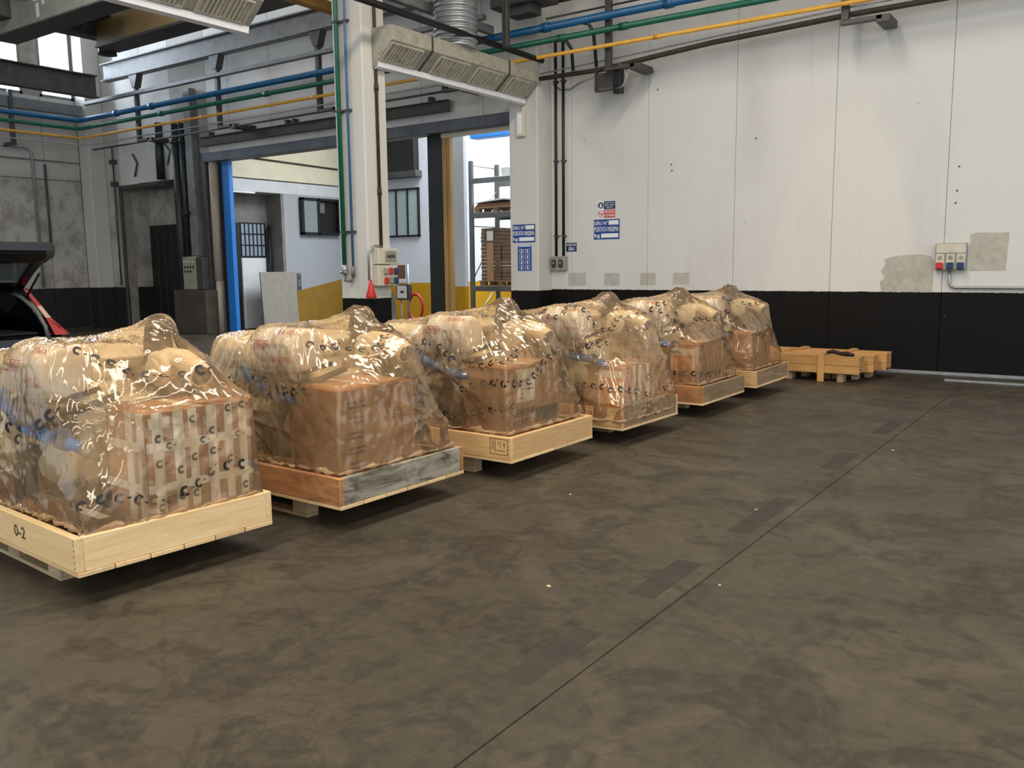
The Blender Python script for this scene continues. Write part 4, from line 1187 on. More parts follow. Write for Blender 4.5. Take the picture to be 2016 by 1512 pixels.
def c_mark(P, T, B, N, s):
    """printed logo: a bold open C with a small bar next to it"""
    vs, fs = [], []
    n = 9
    for i in range(n):
        a = math.radians(45 + 270 * i / (n - 1))
        for r in (s * 1.15, s * 0.5):
            q = P + T * (r * math.cos(a)) + B * (r * 1.05 * math.sin(a)) + N * 0.002
            vs.append(tuple(q))
    fs = [(2 * i, 2 * i + 2, 2 * i + 3, 2 * i + 1) for i in range(n - 1)]
    o = len(vs)
    for (a, b) in ((1.5, -0.22), (2.3, -0.22), (2.3, 0.12), (1.5, 0.12)):
        vs.append(tuple(P + T * (a * s) + B * (b * s) + N * 0.0025))
    fs.append((o, o + 1, o + 2, o + 3))
    return vs, fs

def drape(items, rect, zb, seed, pinches=(), rows=(), amp=1.0, hull=0.5):
    """taut film over the load: obstacle problem on a grid, then an even polar mesh with creases"""
    H = np.maximum(HENG, raster(items, DXG, GX0, GY0, GNX, GNY))
    for _ in range(1):      # clearance
        K = H.copy()
        for dx_, dy_ in ((1, 0), (-1, 0), (0, 1), (0, -1)):
            K = np.maximum(K, np.roll(np.roll(H, dx_, 0), dy_, 1))
        H = K
    H = np.where(H > 0.2, H + 0.012, 0.18)
    X = GX0 + np.arange(GNX) * DXG
    Y = GY0 + np.arange(GNY) * DXG
    XX, YY = np.meshgrid(X, Y, indexing='ij')
    x0, x1, y0, y1 = rect
    out = (XX <= x0) | (XX >= x1) | (YY <= y0) | (YY >= y1)
    S = np.where(out, zb, np.maximum(H, 0.8))
    for it in range(1400):
        A = S.copy()
        A[1:-1, 1:-1] = 0.25 * (S[2:, 1:-1] + S[:-2, 1:-1] + S[1:-1, 2:] + S[1:-1, :-2]) - 0.00004
        S = np.where(out, zb, np.maximum(A, H))
    T = S.copy()
    for it in range(40):            # stretched tight between its high points
        for k in (1, 3, 8, 20, 45):
            for (a, b) in ((k, 0), (0, k), (k, k), (k, -k), (2 * k, k), (k, 2 * k)):
                P1 = np.full_like(T, -1.0); P2 = np.full_like(T, -1.0)
                sl = lambda d, n: (slice(max(0, d), n + min(0, d)), slice(max(0, -d), n + min(0, -d)))
                xa, xb = sl(a, GNX); ya, yb = sl(b, GNY)
                P1[xb, yb] = T[xa, ya]; P2[xa, ya] = T[xb, yb]
                A = 0.5 * (P1 + P2)
                A[(P1 < 0) | (P2 < 0)] = -1
                T = np.where(out, zb, np.maximum(T, A))
    S = (1 - hull) * S + hull * T
    cx, cy = (x0 + x1) / 2, (y0 + y1) / 2
    NT_, NR = 400, 110
    V = np.zeros((NT_, NR, 3))
    for i in range(NT_):
        th = 2 * PI * i / NT_
        c, s = math.cos(th), math.sin(th)
        R = min((x1 - cx) / abs(c) if abs(c) > 1e-6 else 9, (y1 - cy) / abs(s) if abs(s) > 1e-6 else 9)
        rr = np.linspace(0.02, R, 260)
        px, py = cx + rr * c, cy + rr * s
        fx, fy = (px - GX0) / DXG, (py - GY0) / DXG
        ix, iy = np.clip(fx.astype(int), 0, GNX - 2), np.clip(fy.astype(int), 0, GNY - 2)
        ux, uy = fx - ix, fy - iy
        h = S[ix, iy] * (1 - ux) * (1 - uy) + S[ix + 1, iy] * ux * (1 - uy) + S[ix, iy + 1] * (1 - ux) * uy + S[ix + 1, iy + 1] * ux * uy
        h[-1] = zb
        ds = np.hypot(np.diff(rr), np.diff(h))
        cs = np.concatenate(([0], np.cumsum(ds)))
        q = np.linspace(0, cs[-1], NR)
        V[i, :, 0] = cx + np.interp(q, cs, rr) * c
        V[i, :, 1] = cy + np.interp(q, cs, rr) * s
        V[i, :, 2] = np.interp(q, cs, h)
    def normals(V):
        a = np.roll(V, -1, 0) - np.roll(V, 1, 0)
        b = np.gradient(V, axis=1)
        N = np.cross(b, a)
        N = -N / (np.linalg.norm(N, axis=2, keepdims=True) + 1e-9)
        N[N[:, :, 2] < -0.2] *= -1
        return N
    N = normals(V)
    rs = random.Random(seed)
    off = rs.uniform(0, 50)
    D = np.zeros((NT_, NR))
    for i in range(NT_):
        th = 2 * PI * i / NT_
        ct, st = math.cos(th) * 3.2, math.sin(th) * 3.2
        for j in range(NR):
            p = V[i, j]
            s = j / (NR - 1)
            # long creases falling with the slope, small crumples, bunching at the bottom edge
            n1 = noise.noise((ct * 2.2 + off, st * 2.2, p[2] * 1.4 + off))
            n2 = noise.noise((p[0] * 9 + off, p[1] * 9, p[2] * 5))
            n3 = noise.noise((ct * 6 + off, st * 6 + 3, p[2] * 2.5))
            n4 = noise.noise((p[0] * 16 + p[2] * 9 + off, p[1] * 16 - p[2] * 5, p[2] * 7))
            cr = (1 - min(1, abs(n1) * 4)) ** 2 * 0.016 + (1 - min(1, abs(n3) * 3.2)) ** 2 * 0.010
            lowb = max(0.0, (0.62 - p[2]) / 0.4)
            D[i, j] = amp * (cr * (0.45 + 0.8 * min(1, lowb) + 0.3 * s) + n2 * 0.008 + (1 - min(1, abs(n4) * 3.5)) ** 2 * 0.007)
    D[:, :3] *= np.linspace(0, 1, 3)
    V = V + N * D[:, :, None]
    for (px, py, pz, dep, rad) in pinches:
        c = np.array((px, py, pz))
        d = V - c
        k = np.argmin((d ** 2).sum(2))
        ci, cj = np.unravel_index(k, d.shape[:2])
        c = V[ci, cj].copy(); n = N[ci, cj].copy()
        t1 = np.cross(n, (0, 0, 1.0)); t1 /= np.linalg.norm(t1) + 1e-9
        t2 = np.cross(n, t1)
        d = V - c
        dist = np.sqrt((d ** 2).sum(2))
        phi = np.arctan2(d @ t2, d @ t1)
        w = np.exp(-(dist / rad) ** 2)
        rid = np.exp(-dist / (rad * 1.6)) * (np.abs(np.sin(phi * 5.5 + seed)) ** 0.6 - 0.5) * np.clip(dist / 0.05, 0, 1)
        V = V - n * (dep * w)[:, :, None] + n * (0.038 * rid)[:, :, None]
    N = normals(V)
    # mesh
    vs = [(cx, cy, float(V[:, 0, 2].mean()))] + [tuple(p) for p in V.reshape(-1, 3)]
    fs = [(0, 1 + i * NR, 1 + ((i + 1) % NT_) * NR) for i in range(NT_)]
    for i in range(NT_):
        a, b = 1 + i * NR, 1 + ((i + 1) % NT_) * NR
        for j in range(NR - 1):
            fs.append((a + j, a + j + 1, b + j + 1, b + j))
    film = MB().add(vs, fs, True)
    marks = []
    for (t0, t1, s0, s1, wob, ph, size) in rows:
        th, last = t0, None
        n = 900
        for k in range(n):
            f = k / (n - 1)
            th = (t0 + (t1 - t0) * f) % 360
            s = s0 + (s1 - s0) * f + wob * math.sin(f * 9 + ph)
            i = int(th / 360 * NT_) % NT_
            j = int(max(2, min(NR - 3, s * (NR - 1))))
            p = V[i, j]
            if last is not None and np.linalg.norm(p - last) < 0.088:
                continue
            tdir = (p - last) if last is not None else (V[(i + 1) % NT_, j] - V[i, j])
            last = p.copy()
            nn = Vector(N[i, j])
            T = Vector(tdir)
            T = (T - nn * T.dot(nn)).normalized()
            B = nn.cross(T)
            a = rs.uniform(-0.5, 0.5)
            T, B = T * math.cos(a) + B * math.sin(a), B * math.cos(a) - T * math.sin(a)
            v_, f_ = c_mark(Vector(p), T, B, nn, size * rs.uniform(0.85, 1.1))
            marks.append(MB().add(v_, f_))
    # gathered hem lying along the bottom edge
    hem = MB()
    P, Rr = [], []
    for i in range(0, NT_, 2):
        p = V[i, NR - 2]
        q = noise.noise((i * 0.13 + off, seed, 0.0)) + 0.6 * noise.noise((i * 0.5, seed + 9.0, 0.0))
        P.append((p[0] * 1.0 + 0.012 * q, p[1] + 0.012 * q, zb + 0.012 + 0.014 * q))
        Rr.append(0.007 + 0.026 * max(0.0, q + 0.15))
    hem.tube(P, Rr, 9, closed=True)
    hv = []
    for (x, y, z) in hem.v:
        k = noise.noise((x * 30, y * 30, z * 50 + off)) * 0.02
        hv.append((x + k, y + k, z + k))
    hem.v = hv
    return film, marks, hem

def carton(t_label, x0, x1, y0, y1, z1, mat, parent_m, extra=None, group='cartons on the engine trays'):
    """cardboard box with seam flaps; extra(box_empty, w, d, h) adds its tape, labels and print"""
    w, d, h = x1 - x0, y1 - y0, z1 - 0.168
    o = thing('cardboard_box', t_label, 'box', (0, 0, 0), 0, group)
    o.matrix_world = parent_m @ Matrix.Translation((x0, y0, 0.168))
    MB().box(0, w, 0, d, 0, h, 0.006).build('carton', mat, o)
    MB().box(0.004, w - 0.004, d / 2 - 0.03, d / 2 + 0.03, h, h + 0.002).build('top_tape', M_tape, o)
    if extra:
        extra(o, w, d, h)
    return o

def ex_taped(o, w, d, h):
    strips = [(0.04, 0.10), (0.16, 0.22), (0.25, 0.30), (0.36, 0.42), (0.47, 0.52), (0.56, 0.61)]
    for (a, b) in strips:
        if b < d:
            MB().box(w, w + 0.003, a, b, 0.0, h).build('tape', M_tape, o)
    for (a, b) in ((0.08, 0.15), (0.30, 0.345), (0.52, 0.57)):
        if b < h:
            MB().box(w + 0.003, w + 0.006, 0, d, a, b).build('tape', M_tape, o)
            MB().box(0, w, -0.006, -0.003, a, b).build('tape', M_tape, o)
    for a in (w - 0.2, w - 0.08):
        MB().box(a, a + 0.07, -0.003, 0, 0, h).build('tape', M_tape, o)
    m = MB()
    rs = random.Random(3)
    for (a, b) in strips:
        for z in (0.22, 0.45, 0.66):
            if b < d and z < h - 0.04 and rs.random() < 0.75:
                v_, f_ = c_mark(Vector((w + 0.0065, (a + b) / 2, z + rs.uniform(-0.08, 0.06))), Vector((0, 1, 0)), Vector((0, 0, 1)), Vector((1, 0, 0)), 0.019)
                m.add(v_, f_)
    for z in (0.115, 0.545):
        for y in (0.13, 0.33, 0.55):
            if z < h and y < d:
                v_, f_ = c_mark(Vector((w + 0.0065, y, z)), Vector((0, 1, 0)), Vector((0, 0, 1)), Vector((1, 0, 0)), 0.017)
                m.add(v_, f_)
    m.build('tape_print', M_ink, o)
    MB().box(w, w + 0.004, 0.02, 0.14, h - 0.09, h - 0.03).build('label', M_paper, o)

def ex_print(o, w, d, h):
    m = MB()
    rs = random.Random(5)
    for i in range(14):
        z = h - 0.1 - i * 0.033
        if i % 3 == 2:
            continue
        y = 0.09
        for k in range(3):
            L = rs.uniform(0.025, 0.05)
            m.box(w, w + 0.002, y, y + L, z, z + 0.016)
            y += L + 0.008
    text_x(m, '10', 0.02, 0.05, h - 0.16, h - 0.13, w + 0.002)
    m.build('printed_text', M_inkg, o)

def ex_parts(o, w, d, h):
    MB().box(w, w + 0.003, 0.16, 0.40, h - 0.29, h - 0.03).build('paper_label', M_paper, o)
    m = MB()
    for i in range(5):
        m.box(w + 0.003, w + 0.004, 0.18, 0.18 + 0.05 + 0.02 * (i % 3), h - 0.26 + i * 0.035, h - 0.252 + i * 0.035)
    m.box(w + 0.003, w + 0.004, 0.29, 0.38, h - 0.20, h - 0.18).box(w + 0.003, w + 0.004, 0.29, 0.37, h - 0.165, h - 0.15)
    m.build('label_print', M_egrey, o)
    MB().box(w, w + 0.002, 0.40, d - 0.02, 0.21, 0.33).build('dark_band', M_dsteel, o)
    m = MB()
    text_x(m, 'GENUINE', 0.10, 0.39, 0.29, 0.35, w + 0.003)
    text_x(m, 'PARTS', 0.10, 0.34, 0.205, 0.265, w + 0.004)
    m.build('black_lettering', M_ink, o)

def ex_card(o, w, d, h):
    MB().box(w - 0.30, w - 0.02, -0.004, 0, h * 0.10, h * 0.92).build('white_border', M_paper, o)
    MB().box(w - 0.27, w - 0.05, -0.007, -0.004, h * 0.18, h * 0.80).build('orange_card', mk('orange_card', srgb(214, 152, 84), 0.8), o)

def ex_card_tape(o, w, d, h):
    ex_card(o, w, d, h)
    for a in (0.12, 0.22, 0.38):
        MB().box(w, w + 0.003, a, a + 0.06, h * 0.3, h).build('tape', M_tape, o)
    MB().box(w + 0.003, w + 0.006, 0, d, h * 0.25, h * 0.36).build('tape', M_tape, o)
    v_, f_ = c_mark(Vector((w + 0.008, 0.41, h * 0.75)), Vector((0, 1, 0)), Vector((0, 0, 1)), Vector((1, 0, 0)), 0.03)
    MB().add(v_, f_).build('tape_print', M_ink, o)

def ex_label(o, w, d, h):
    MB().box(w, w + 0.003, 0.2, 0.28, h - 0.24, h - 0.04).build('paper_label', M_paper, o)

CRATES = [
    # x, y, yaw deg, width, woods(-Y side, +X end), film rect, film bottom z, description
    (-4.12, 2.08, -3.6, 1.14, ('pine', PINE, None, 0), ('pine', PINE, None, 0), (-1.84, -0.015, 0.06, 1.10), 0.34, 'nearest the camera'),
    (-3.91, 3.63, -1.2, 1.20, ('orng', ORNG, srgb(92, 56, 36), 0.6), ('grey', GREYW, srgb(52, 44, 36), 0.9), (-1.84, -0.05, 0.05, 1.13), 0.345, 'second from the camera'),
    (-3.76, 5.25, -0.6, 1.21, ('pine2', PINE2, None, 0), ('pine2', PINE2, None, 0), (-1.84, -0.07, 0.06, 1.14), 0.345, 'third from the camera'),
    (-3.67, 6.86, -2.2, 1.10, ('orng2', PINE2, srgb(150, 104, 62), 0.5), ('pine3', OLDW, srgb(110, 84, 58), 0.5), (-1.84, 0.012, -0.012, 1.05), 0.22, 'fourth from the camera'),
    (-3.62, 8.56, -0.4, 1.20, ('orng', ORNG, srgb(92, 56, 36), 0.25), ('old', OLDW, srgb(90, 72, 52), 0.5), (-1.84, -0.07, 0.06, 1.14), 0.345, 'fifth from the camera'),
    (-3.60, 10.12, 0.2, 1.24, ('orng3', PINE2, srgb(140, 94, 56), 0.4), ('old', OLDW, srgb(90, 72, 52), 0.3), (-1.84, -0.07, 0.06, 1.16), 0.345, 'last, beside the long crates'),
]
ORDINAL = [('nearest the camera', 'with the taped carton'), ('second from the camera', 'with the weathered grey end board'), ('third from the camera', 'with the parts carton'), ('fourth from the camera', 'with the film pulled over its rim'), ('fifth from the camera', 'with dark stained end board'), ('farthest from the camera', 'beside the long crates')]

def make_tray(i, M, W, sy, sx):
    o = thing('wooden_tray', 'wooden crate tray %s, %s' % ORDINAL[i], 'tray', (0, 0, 0), 0, 'wooden trays carrying the engines')
    o.matrix_world = M
    mx = wood(sy[0], sy[1][0], sy[1][1], 0, sy[2], sy[3])
    mxe = wood(sx[0], sx[1][0], sx[1][1], 1, sx[2], sx[3])
    mp = wood('pine', *PINE, 0)
    n = 6
    for k in range(n):                          # floor planks, their ends show under the end board
        a, b = k * W / n, (k + 1) * W / n
        MB().box(-CL, 0.004, a + 0.003, b - 0.003, 0.144, 0.168, 0.003).build('floor_plank', mp, o)
    for y in (0.0, W - 0.04):
        MB().box(-CL + 0.002, 0.0, y, y + 0.04, 0.1685, ZT, 0.004).build('side_board', mx, o)
    for x in (-CL + 0.002, -0.04):
        MB().box(x, x + 0.04, 0.0405, W - 0.0405, 0.1685, ZT, 0.004).build('end_board', mxe, o)
    for y in (0.0405, W - 0.07):
        MB().box(-CL + 0.05, -0.05, y, y + 0.03, 0.1685, ZT - 0.02, 0.003).build('inner_cleat', mx, o)
    MB().box(-0.07, -0.0405, 0.075, W - 0.075, 0.1685, ZT - 0.02, 0.003).build('inner_cleat', mxe, o)
    nm = MB()
    for z in (0.19, 0.22, 0.25, 0.28, 0.31, 0.33):
        nm.cyl((-0.02, -0.0015, z), (-0.02, 0.001, z), 0.004, 6)
    nm.build('nails', M_dsteel, o)
    return o

def make_pallet(i, M, W):
    o = thing('timber_pallet', 'pale wooden pallet under the tray %s' % ORDINAL[i][0], 'pallet', (0, 0, 0), 0, 'pallets under the engine trays')
    o.matrix_world = M
    g = wood('palletwood', *PALW, 0)
    for y in (0.10, W / 2 - 0.05, W - 0.20):
        MB().box(-1.64, -0.44, y, y + 0.10, 0.0, 0.022, 0.003).build('skid_board', g, o)
        for x in (-1.64, -1.11, -0.585):
            MB().box(x, x + 0.145, y, y + 0.10, 0.0225, 0.121, 0.003).build('block', g, o)
    for x in (-1.64, -1.11, -0.585):
        MB().box(x, x + 0.145, 0.10, W - 0.10, 0.1215, 0.1435, 0.003).build('cross_board', g, o)
    return o

BOXES = [
    [('large carton criss-crossed with white tape on the nearest tray', -0.47, -0.055, 0.42, 1.06, 0.90, M_card, ex_taped),
     ('small orange carton in the near corner of nearest tray', -0.86, -0.62, 0.10, 0.26, 0.40, M_card, None),
     ('low dark grey carton beside the taped carton', -0.50, -0.16, 0.12, 0.34, 0.37, M_card3, None)],
    [('brown carton with faded print columns on second tray', -0.58, -0.10, 0.10, 0.80, 0.88, M_card, ex_print)],
    [('brown parts carton with white label on third tray', -0.56, -0.12, 0.10, 0.86, 0.86, M_card, ex_parts),
     ('low brown carton beside the engine on third tray', -1.0, -0.66, 0.10, 0.22, 0.42, M_card2, None)],
    [('carton with white tape and framed card on fourth tray', -0.56, -0.09, 0.22, 0.98, 0.70, M_card, ex_card_tape),
     ('low brown carton beside the engine on fourth tray', -1.0, -0.66, 0.10, 0.22, 0.45, M_card2, None)],
    [('carton with framed orange card on fifth tray', -0.56, -0.13, 0.12, 0.85, 0.78, M_card, ex_card),
     ],
    [('carton with narrow white label on the farthest tray', -0.56, -0.13, 0.14, 0.86, 0.78, M_card, ex_label)],
]
PINCH = [
    [(-0.18, 0.34, 0.93, 0.03, 0.24), (-1.05, 0.08, 0.62, 0.05, 0.2)],
    [(-0.95, 0.06, 0.66, 0.05, 0.2), (-0.1, 0.9, 0.6, 0.04, 0.15)],
    [(-0.60, 0.06, 0.78, 0.07, 0.15), (-1.0, 0.06, 0.7, 0.05, 0.2)],
    [(-0.9, 0.04, 0.66, 0.06, 0.2), (-0.05, 0.5, 0.3, 0.02, 0.15)],
    [(-0.65, 0.06, 0.8, 0.06, 0.18)],
    [(-0.65, 0.06, 0.85, 0.06, 0.18), (-0.3, 0.06, 0.5, 0.04, 0.15)],
]
ROWS = [
    [(300, 385, 0.22, 0.50, 0.03, 0, 0.026), (235, 318, 0.70, 0.64, 0.06, 1, 0.026), (190, 262, 0.28, 0.30, 0.04, 2, 0.025), (330, 392, 0.93, 0.90, 0.03, 4, 0.024)],
    [(240, 318, 0.58, 0.62, 0.03, 0, 0.025), (322, 396, 0.40, 0.42, 0.03, 3, 0.025), (250, 320, 0.80, 0.62, 0.03, 5, 0.025)],
    [(225, 350, 0.55, 0.58, 0.08, 1, 0.025), (235, 335, 0.88, 0.90, 0.03, 2, 0.025), (310, 385, 0.80, 0.62, 0.03, 4, 0.025), (330, 410, 0.25, 0.36, 0.04, 3, 0.023)],
    [(230, 340, 0.50, 0.55, 0.05, 2, 0.025), (240, 385, 0.82, 0.84, 0.04, 0, 0.025), (300, 395, 0.30, 0.42, 0.05, 4, 0.024), (215, 300, 0.28, 0.30, 0.03, 1, 0.023)],
    [(220, 330, 0.42, 0.44, 0.06, 3, 0.026), (250, 390, 0.93, 0.93, 0.015, 1, 0.026), (310, 400, 0.45, 0.60, 0.04, 0, 0.025), (200, 300, 0.22, 0.24, 0.03, 2, 0.024)],
    [(220, 320, 0.50, 0.52, 0.04, 1, 0.026), (320, 410, 0.32, 0.45, 0.06, 2, 0.026), (330, 400, 0.68, 0.70, 0.05, 5, 0.025), (200, 290, 0.25, 0.25, 0.04, 0, 0.024)],
]
for i, (cx_, cy_, yaw, W, sy, sx, rect, zb, desc) in enumerate(CRATES):
    M = Matrix.Translation((cx_, cy_, 0)) @ Matrix.Rotation(math.radians(yaw), 4, 'Z')
    make_pallet(i, M, W)
    tray = make_tray(i, M, W, sy, sx)
    e = ENGINE if i == 0 else copy_tree(ENGINE)
    e.matrix_world = M
    e['label'] = 'cream painted engine with blue hose under film, ' + ORDINAL[i][0]
    items = []
    for (lb, x0, x1, y0, y1, z1, m, ex) in BOXES[i]:
        carton(lb, x0, x1, y0, y1, z1, m, M, ex)
        items.append(box_item(x0 - 0.01, x1 + 0.01, y0 - 0.01, y1 + 0.01, z1 + 0.006))
    if zb < 0.3:    # film drawn down over the tray rim
        items.append(box_item(-CL, 0.0, 0.0, W, ZT))
    film, marks, hem = drape(items, rect, zb, i + 1, PINCH[i], ROWS[i])
    f = film.build('plastic_wrap', M_film, None, recalc=False)
    f.matrix_world = M
    tag(f, 'amber plastic film with black C logos over the load %s' % ORDINAL[i][0], 'plastic film', 'amber films over the engines')
    for mk1 in marks:
        mk1.build('printed_logo', M_ink, f, recalc=False)
    hem.build('gathered_hem', M_hem, f)

# stamps on two trays
def on_crate(mb, name, mat, idx, parent):
    return mb.build(name, mat, parent)
trays = [o for o in col.objects if o.name.startswith('wooden_tray')]
m = MB()
text_y(m, '0-2', -0.72, -0.58, 0.23, 0.295, -0.002)
m.build('stencil', M_inkg, trays[0])
m = MB()
for (a, b, c, d) in ((-0.20, -0.03, 0.205, 0.209), (-0.20, -0.03, 0.325, 0.329), (-0.20, -0.196, 0.205, 0.329), (-0.034, -0.03, 0.205, 0.329), (-0.15, -0.146, 0.22, 0.31), (-0.18, -0.176, 0.25, 0.31), (-0.165, -0.162, 0.24, 0.31), (-0.13, -0.06, 0.235, 0.239), (-0.12, -0.117, 0.27, 0.305), (-0.1, -0.097, 0.26, 0.30), (-0.12, -0.1, 0.30, 0.304), (-0.08, -0.05, 0.285, 0.289), (-0.066, -0.062, 0.26, 0.31)):
    m.box(a, b, -0.002, 0.0, c, d)
m.build('stamp', M_inkg, trays[2])

# ------------------------------------------------------------------ long crates by the wall
LCM = wood('longpine', srgb(216, 170, 106), srgb(176, 124, 66), 0)
LCY = wood('longpine', srgb(206, 160, 98), srgb(170, 118, 62), 2)
lcs = [(12.20, 12.48, -2.92, 'front long wooden crate with vertical cleat beside the last engine'), (12.56, 12.84, -2.82, 'middle long wooden crate near the back wall'), (12.92, 13.22, -2.73, 'rear long wooden crate closest to the back wall')]
for (y0, y1, xr, lb) in lcs:
    t = thing('long_crate', lb, 'crate', (xr, y0, 0), 0, 'long crates by the wall')
    L, d = 2.9, y1 - y0
    MB().box(-L, 0, 0.0, 0.022, 0.12, 0.225, 0.003).build('side_board', LCM, t)
    MB().box(-L, 0, 0.0, 0.022, 0.229, 0.34, 0.003).build('side_board', LCM, t)
    MB().box(-L, 0, d - 0.022, d, 0.12, 0.34, 0.003).build('side_board', LCM, t)
    MB().box(-0.024, -0.002, 0.0225, d - 0.0225, 0.12, 0.34, 0.003).build('end_board', LCY, t)
    MB().box(-L, -0.002, 0.0225, d - 0.0225, 0.12, 0.14, 0.003).build('bottom_board', LCM, t)
    MB().box(-L, 0.004, 0.0, d, 0.3405, 0.362, 0.003).build('lid', LCM, t)
    for x in (-0.55, -1.25, -2.4):
        MB().box(x, x + 0.09, -0.024, -0.0005, 0.0, 0.385, 0.003).build('cleat', LCY, t)
        MB().box(x, x + 0.09, d + 0.0005, d + 0.024, 0.0, 0.385, 0.003).build('cleat', LCY, t)
        MB().box(x, x + 0.09, 0.0, d, 0.3625, 0.385, 0.003).build('top_slat', LCY, t)
    for x in (-0.3, -1.0):
        MB().box(x, x + 0.08, 0.05, d - 0.05, 0.0, 0.119, 0.003).build('foot', wood('palletwood', *PALW, 0), t)
g = MB()
g.tube([(-3.36, 12.22, 0.405), (-3.29, 12.25, 0.42), (-3.19, 12.27, 0.395), (-3.09, 12.25, 0.395), (-3.0, 12.22, 0.385)], [.02, .03, .026, .032, .02], 8)
tag(g.build('dark_glove', mk('dark_glove', srgb(44, 22, 20), 0.8)), 'dark red-black work glove lying on the front long crate', 'glove')

# metal bar on the floor at the right wall and floor debris
tag(MB().box(-2.0, 3.5, 13.05, 13.12, 0.0, 0.03, 0.004).build('floor_bar', M_galv), 'thin metal bar lying on the floor near the back wall', 'bar')
rs = random.Random(11)
deb = [(-3.2, 5.2, 'before the third tray'), (-1.95, 5.55, 'beside the long floor repair strip'), (-2.35, 3.6, 'left of the floor joint'), (-1.62, 4.1, 'right next to the floor joint'), (-1.6, 8.0, 'far along the floor joint')]
for k, (x, y, wh) in enumerate(deb):
    n = 6
    r = 0.008 + 0.006 * rs.random()
    pts = [(x + r * (0.6 + 0.6 * rs.random()) * math.cos(a), y + r * 0.6 * math.sin(a)) for a in [i * 2 * PI / n for i in range(n)]]
    tag(MB().prism(pts, 2, 0.0, 0.003 + 0.003 * rs.random()).build('wood_chip', wood('pine', *PINE, 0)), 'tiny pale wood chip on the floor ' + wh, 'wood chip', 'wood chips on the floor')
# grey-dark repair strips set into the floor along the joint
for k, (x0, x1, y0, y1) in enumerate(((-1.94, -1.80, 5.0, 5.95), (-1.97, -1.83, 2.65, 3.25), (-1.97, -1.82, 3.75, 4.35), (-1.95, -1.80, 7.0, 7.7), (-1.95, -1.80, 8.7, 9.5))):
    MB().box(x0, x1, y0, y1, -0.01, 0.0012, 0.001).build('repair_strip', mk('repair_mortar', srgb(54, 48, 40), 0.75, var=0.18, scale=5), floor)

# ------------------------------------------------------------------ parked car with raised tailgate at the left
car = thing('parked_car', 'dark parked car with raised tailgate and red tail lamp', 'car', (-9.5, 4.02, 0))
def wheel(x, y):
    w = MB().lathe((x, y - 0.1, 0.31), (0, 1, 0), [(0, .2), (.01, .29), (.04, .31), (.16, .31), (.19, .29), (.2, .2)], 22).build('wheel', M_rubber, car)
    MB().lathe((x, y - 0.105, 0.31), (0, 1, 0), [(0, .03), (.004, .19), (.206, .19), (.21, .03)], 16).build('rim', M_galv, w)
def arch(cx):
    return [(cx + 0.36 * math.cos(a), 0.30 + 0.36 * math.sin(a)) for a in [PI - i * PI / 8 for i in range(9)]]
outl = [(-4.35, 0.32)] + arch(-3.6)[0:] + arch(-0.95) + [(-0.12, 0.32), (0.0, 0.40), (0.02, 0.62), (-0.02, 0.93), (-0.10, 0.96), (-3.3, 0.96), (-4.15, 0.82), (-4.38, 0.60)]
MB().prism(outl, 1, -0.86, 0.86).build('lower_body', M_car, car)
MB().prism([(-2.55, 1.44), (-2.2, 1.47), (-0.38, 1.475), (-0.26, 1.45), (-0.30, 1.415), (-2.5, 1.40)], 1, -0.60, 0.60).build('roof', M_car, car)
for s in (-1, 1):
    MB().add([(-0.30, s * 0.52, 1.42), (-0.26, s * 0.62, 1.46), (-0.44, s * 0.63, 1.46), (-0.50, s * 0.55, 1.42),
              (-0.02, s * 0.70, 0.95), (0.0, s * 0.85, 0.95), (-0.34, s * 0.86, 0.95), (-0.34, s * 0.74, 0.95)],
             [(0, 1, 2, 3), (4, 7, 6, 5), (0, 4, 5, 1), (1, 5, 6, 2), (2, 6, 7, 3), (3, 7, 4, 0)]).build('rear_pillar', M_car, car)
    MB().tube([(-0.36, s * 0.50, 1.415), (-0.24, s * 0.55, 1.36), (-0.12, s * 0.63, 1.22), (-0.03, s * 0.67, 1.05), (-0.01, s * 0.68, 0.93)], 0.022, 8).build('opening_seal', M_egrey, car)
    for (xa, xb) in ((-2.45, -3.25), (-1.55, -1.6)):
        MB().tube([(xa, s * 0.60, 1.44), (xb, s * 0.80, 0.94)], 0.05, 8).build('pillar', M_car, car)
    MB().add([(-0.5, s * 0.605, 1.41), (-2.4, s * 0.605, 1.41), (-3.1, s * 0.80, 0.96), (-0.38, s * 0.80, 0.96)], [(0, 1, 2, 3)]).build('side_glass', M_carglass, car)
    lamp = MB()
    x = 0.012
    Pn = [(s * 0.575, 1.445), (s * 0.62, 1.445), (s * 0.70, 1.27), (s * 0.65, 1.27)]
    def lquad(q, d=0.05):
        P = []
        for (yy, zz) in q:
            xo = -0.275 + (1.46 - zz) * 0.56
            P += [(xo + 0.03, yy, zz)]
        for (yy, zz) in q:
            xo = -0.275 + (1.46 - zz) * 0.56
            P += [(xo - d, yy + s * 0.015, zz)]
        return P, [(0, 1, 2, 3), (7, 6, 5, 4), (0, 4, 5, 1), (1, 5, 6, 2), (2, 6, 7, 3), (3, 7, 4, 0)]
    tl = MB().add(*lquad(Pn)).build('tail_lamp', M_lampr, car)
    MB().add(*lquad([(s * 0.65, 1.27), (s * 0.70, 1.27), (s * 0.755, 1.14), (s * 0.70, 1.14)])).build('clear_lens', M_lampw, tl)
    MB().add(*lquad([(s * 0.70, 1.14), (s * 0.755, 1.14), (s * 0.83, 1.0), (s * 0.90, 0.955), (s * 0.735, 0.955)][:4] )).build('lower_lens', M_lampr, tl)
    MB().add(*lquad([(s * 0.70, 1.14), (s * 0.83, 1.0), (s * 0.88, 0.955), (s * 0.735, 0.955)])).build('lower_lens', M_lampr, tl)
    for xw in (-3.6, -0.95):
        wheel(xw, s * 0.74)
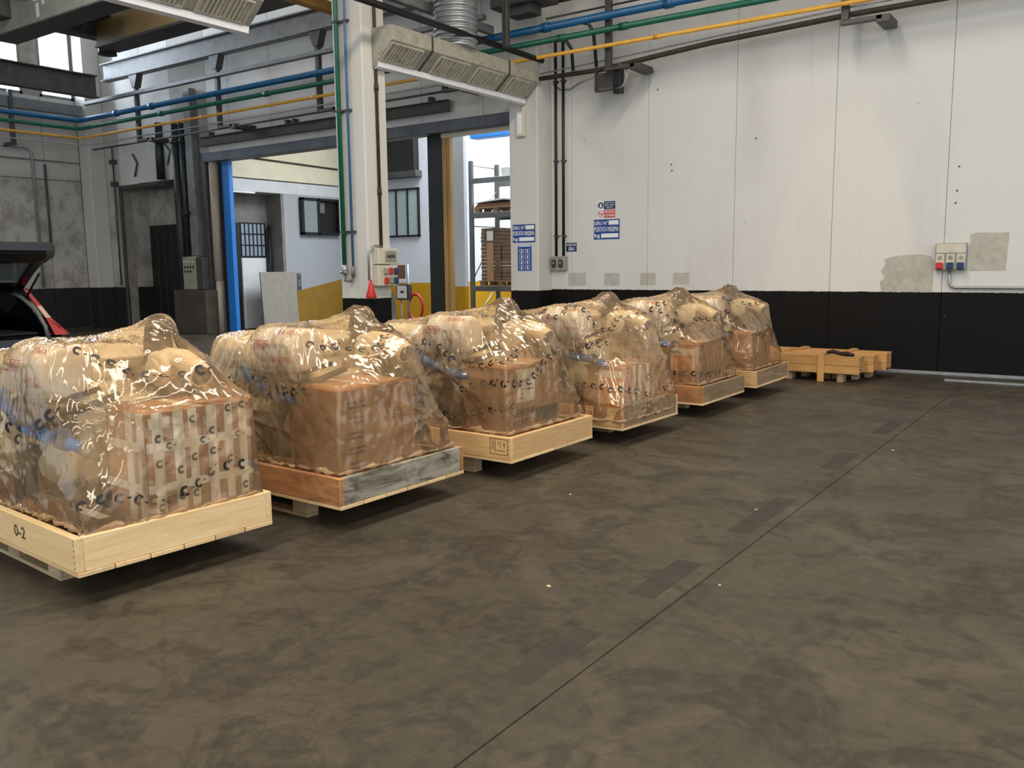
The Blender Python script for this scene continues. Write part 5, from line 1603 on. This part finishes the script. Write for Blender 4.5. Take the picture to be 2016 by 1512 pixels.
MB().add([(-2.5, -0.58, 1.43), (-2.5, 0.58, 1.43), (-3.28, 0.74, 0.96), (-3.28, -0.74, 0.96)], [(0, 1, 2, 3)]).build('windscreen', M_carglass, car)
MB().box(-1.5, -0.1, -0.62, 0.62, 0.97, 0.99).box(-1.55, -1.42, -0.6, 0.6, 0.97, 1.3, 0.03).box(-2.3, -2.15, -0.55, -0.1, 0.97, 1.32, 0.03).box(-2.3, -2.15, 0.1, 0.55, 0.97, 1.32, 0.03).build('cabin_interior', M_carin, car)
MB().prism([(0.0, 0.36), (0.09, 0.42), (0.10, 0.58), (0.02, 0.63)], 1, -0.84, 0.84).build('rear_bumper', M_black, car)
# raised tailgate: curved frame with glass, hinged at the rear roof edge
def tg(u, y, h):
    w = 0.60 - 0.02 * u if u < 0.75 else 0.585 - 0.6 * (u - 0.75)
    return (-0.30 + u * 1.02, y * w, 1.475 + u * 0.42 + 0.10 * math.sin(PI * u) * 0.8 + h)
def tg_slab(mb, u0, u1, v0, v1, h0, h1, n=5):
    P, Fs = [], []
    for i in range(n + 1):
        u = u0 + (u1 - u0) * i / n
        P += [tg(u, v0, h0), tg(u, v1, h0), tg(u, v1, h1), tg(u, v0, h1)]
    for i in range(n):
        a, b = i * 4, i * 4 + 4
        Fs += [(a, a + 1, b + 1, b), (a + 1, a + 2, b + 2, b + 1), (a + 2, a + 3, b + 3, b + 2), (a + 3, a, b, b + 3)]
    Fs += [(0, 3, 2, 1), (n * 4, n * 4 + 1, n * 4 + 2, n * 4 + 3)]
    return mb.add(P, Fs)
fr = MB()
tg_slab(fr, 0.0, 0.12, -1, 1, -0.03, 0.03); tg_slab(fr, 0.52, 1.0, -1, 1, -0.05, 0.03)
tg_slab(fr, 0.12, 0.52, -1, -0.84, -0.03, 0.03); tg_slab(fr, 0.12, 0.52, 0.84, 1, -0.03, 0.03)
tgo = fr.build('tailgate', M_car, car)
tg_slab(MB(), 0.12, 0.52, -0.84, 0.84, -0.005, 0.005).build('rear_glass', M_carglass, tgo)
tg_slab(MB(), 0.58, 0.92, -0.85, 0.85, -0.065, -0.051).build('inner_trim', M_carin, tgo)
MB().cyl((-0.25, 0.60, 1.36), (0.12, 0.58, 1.62), 0.012, 8).build('gas_strut', M_black, tgo)

# scope guard: keep every object's transform evaluated
bpy.context.view_layer.update()
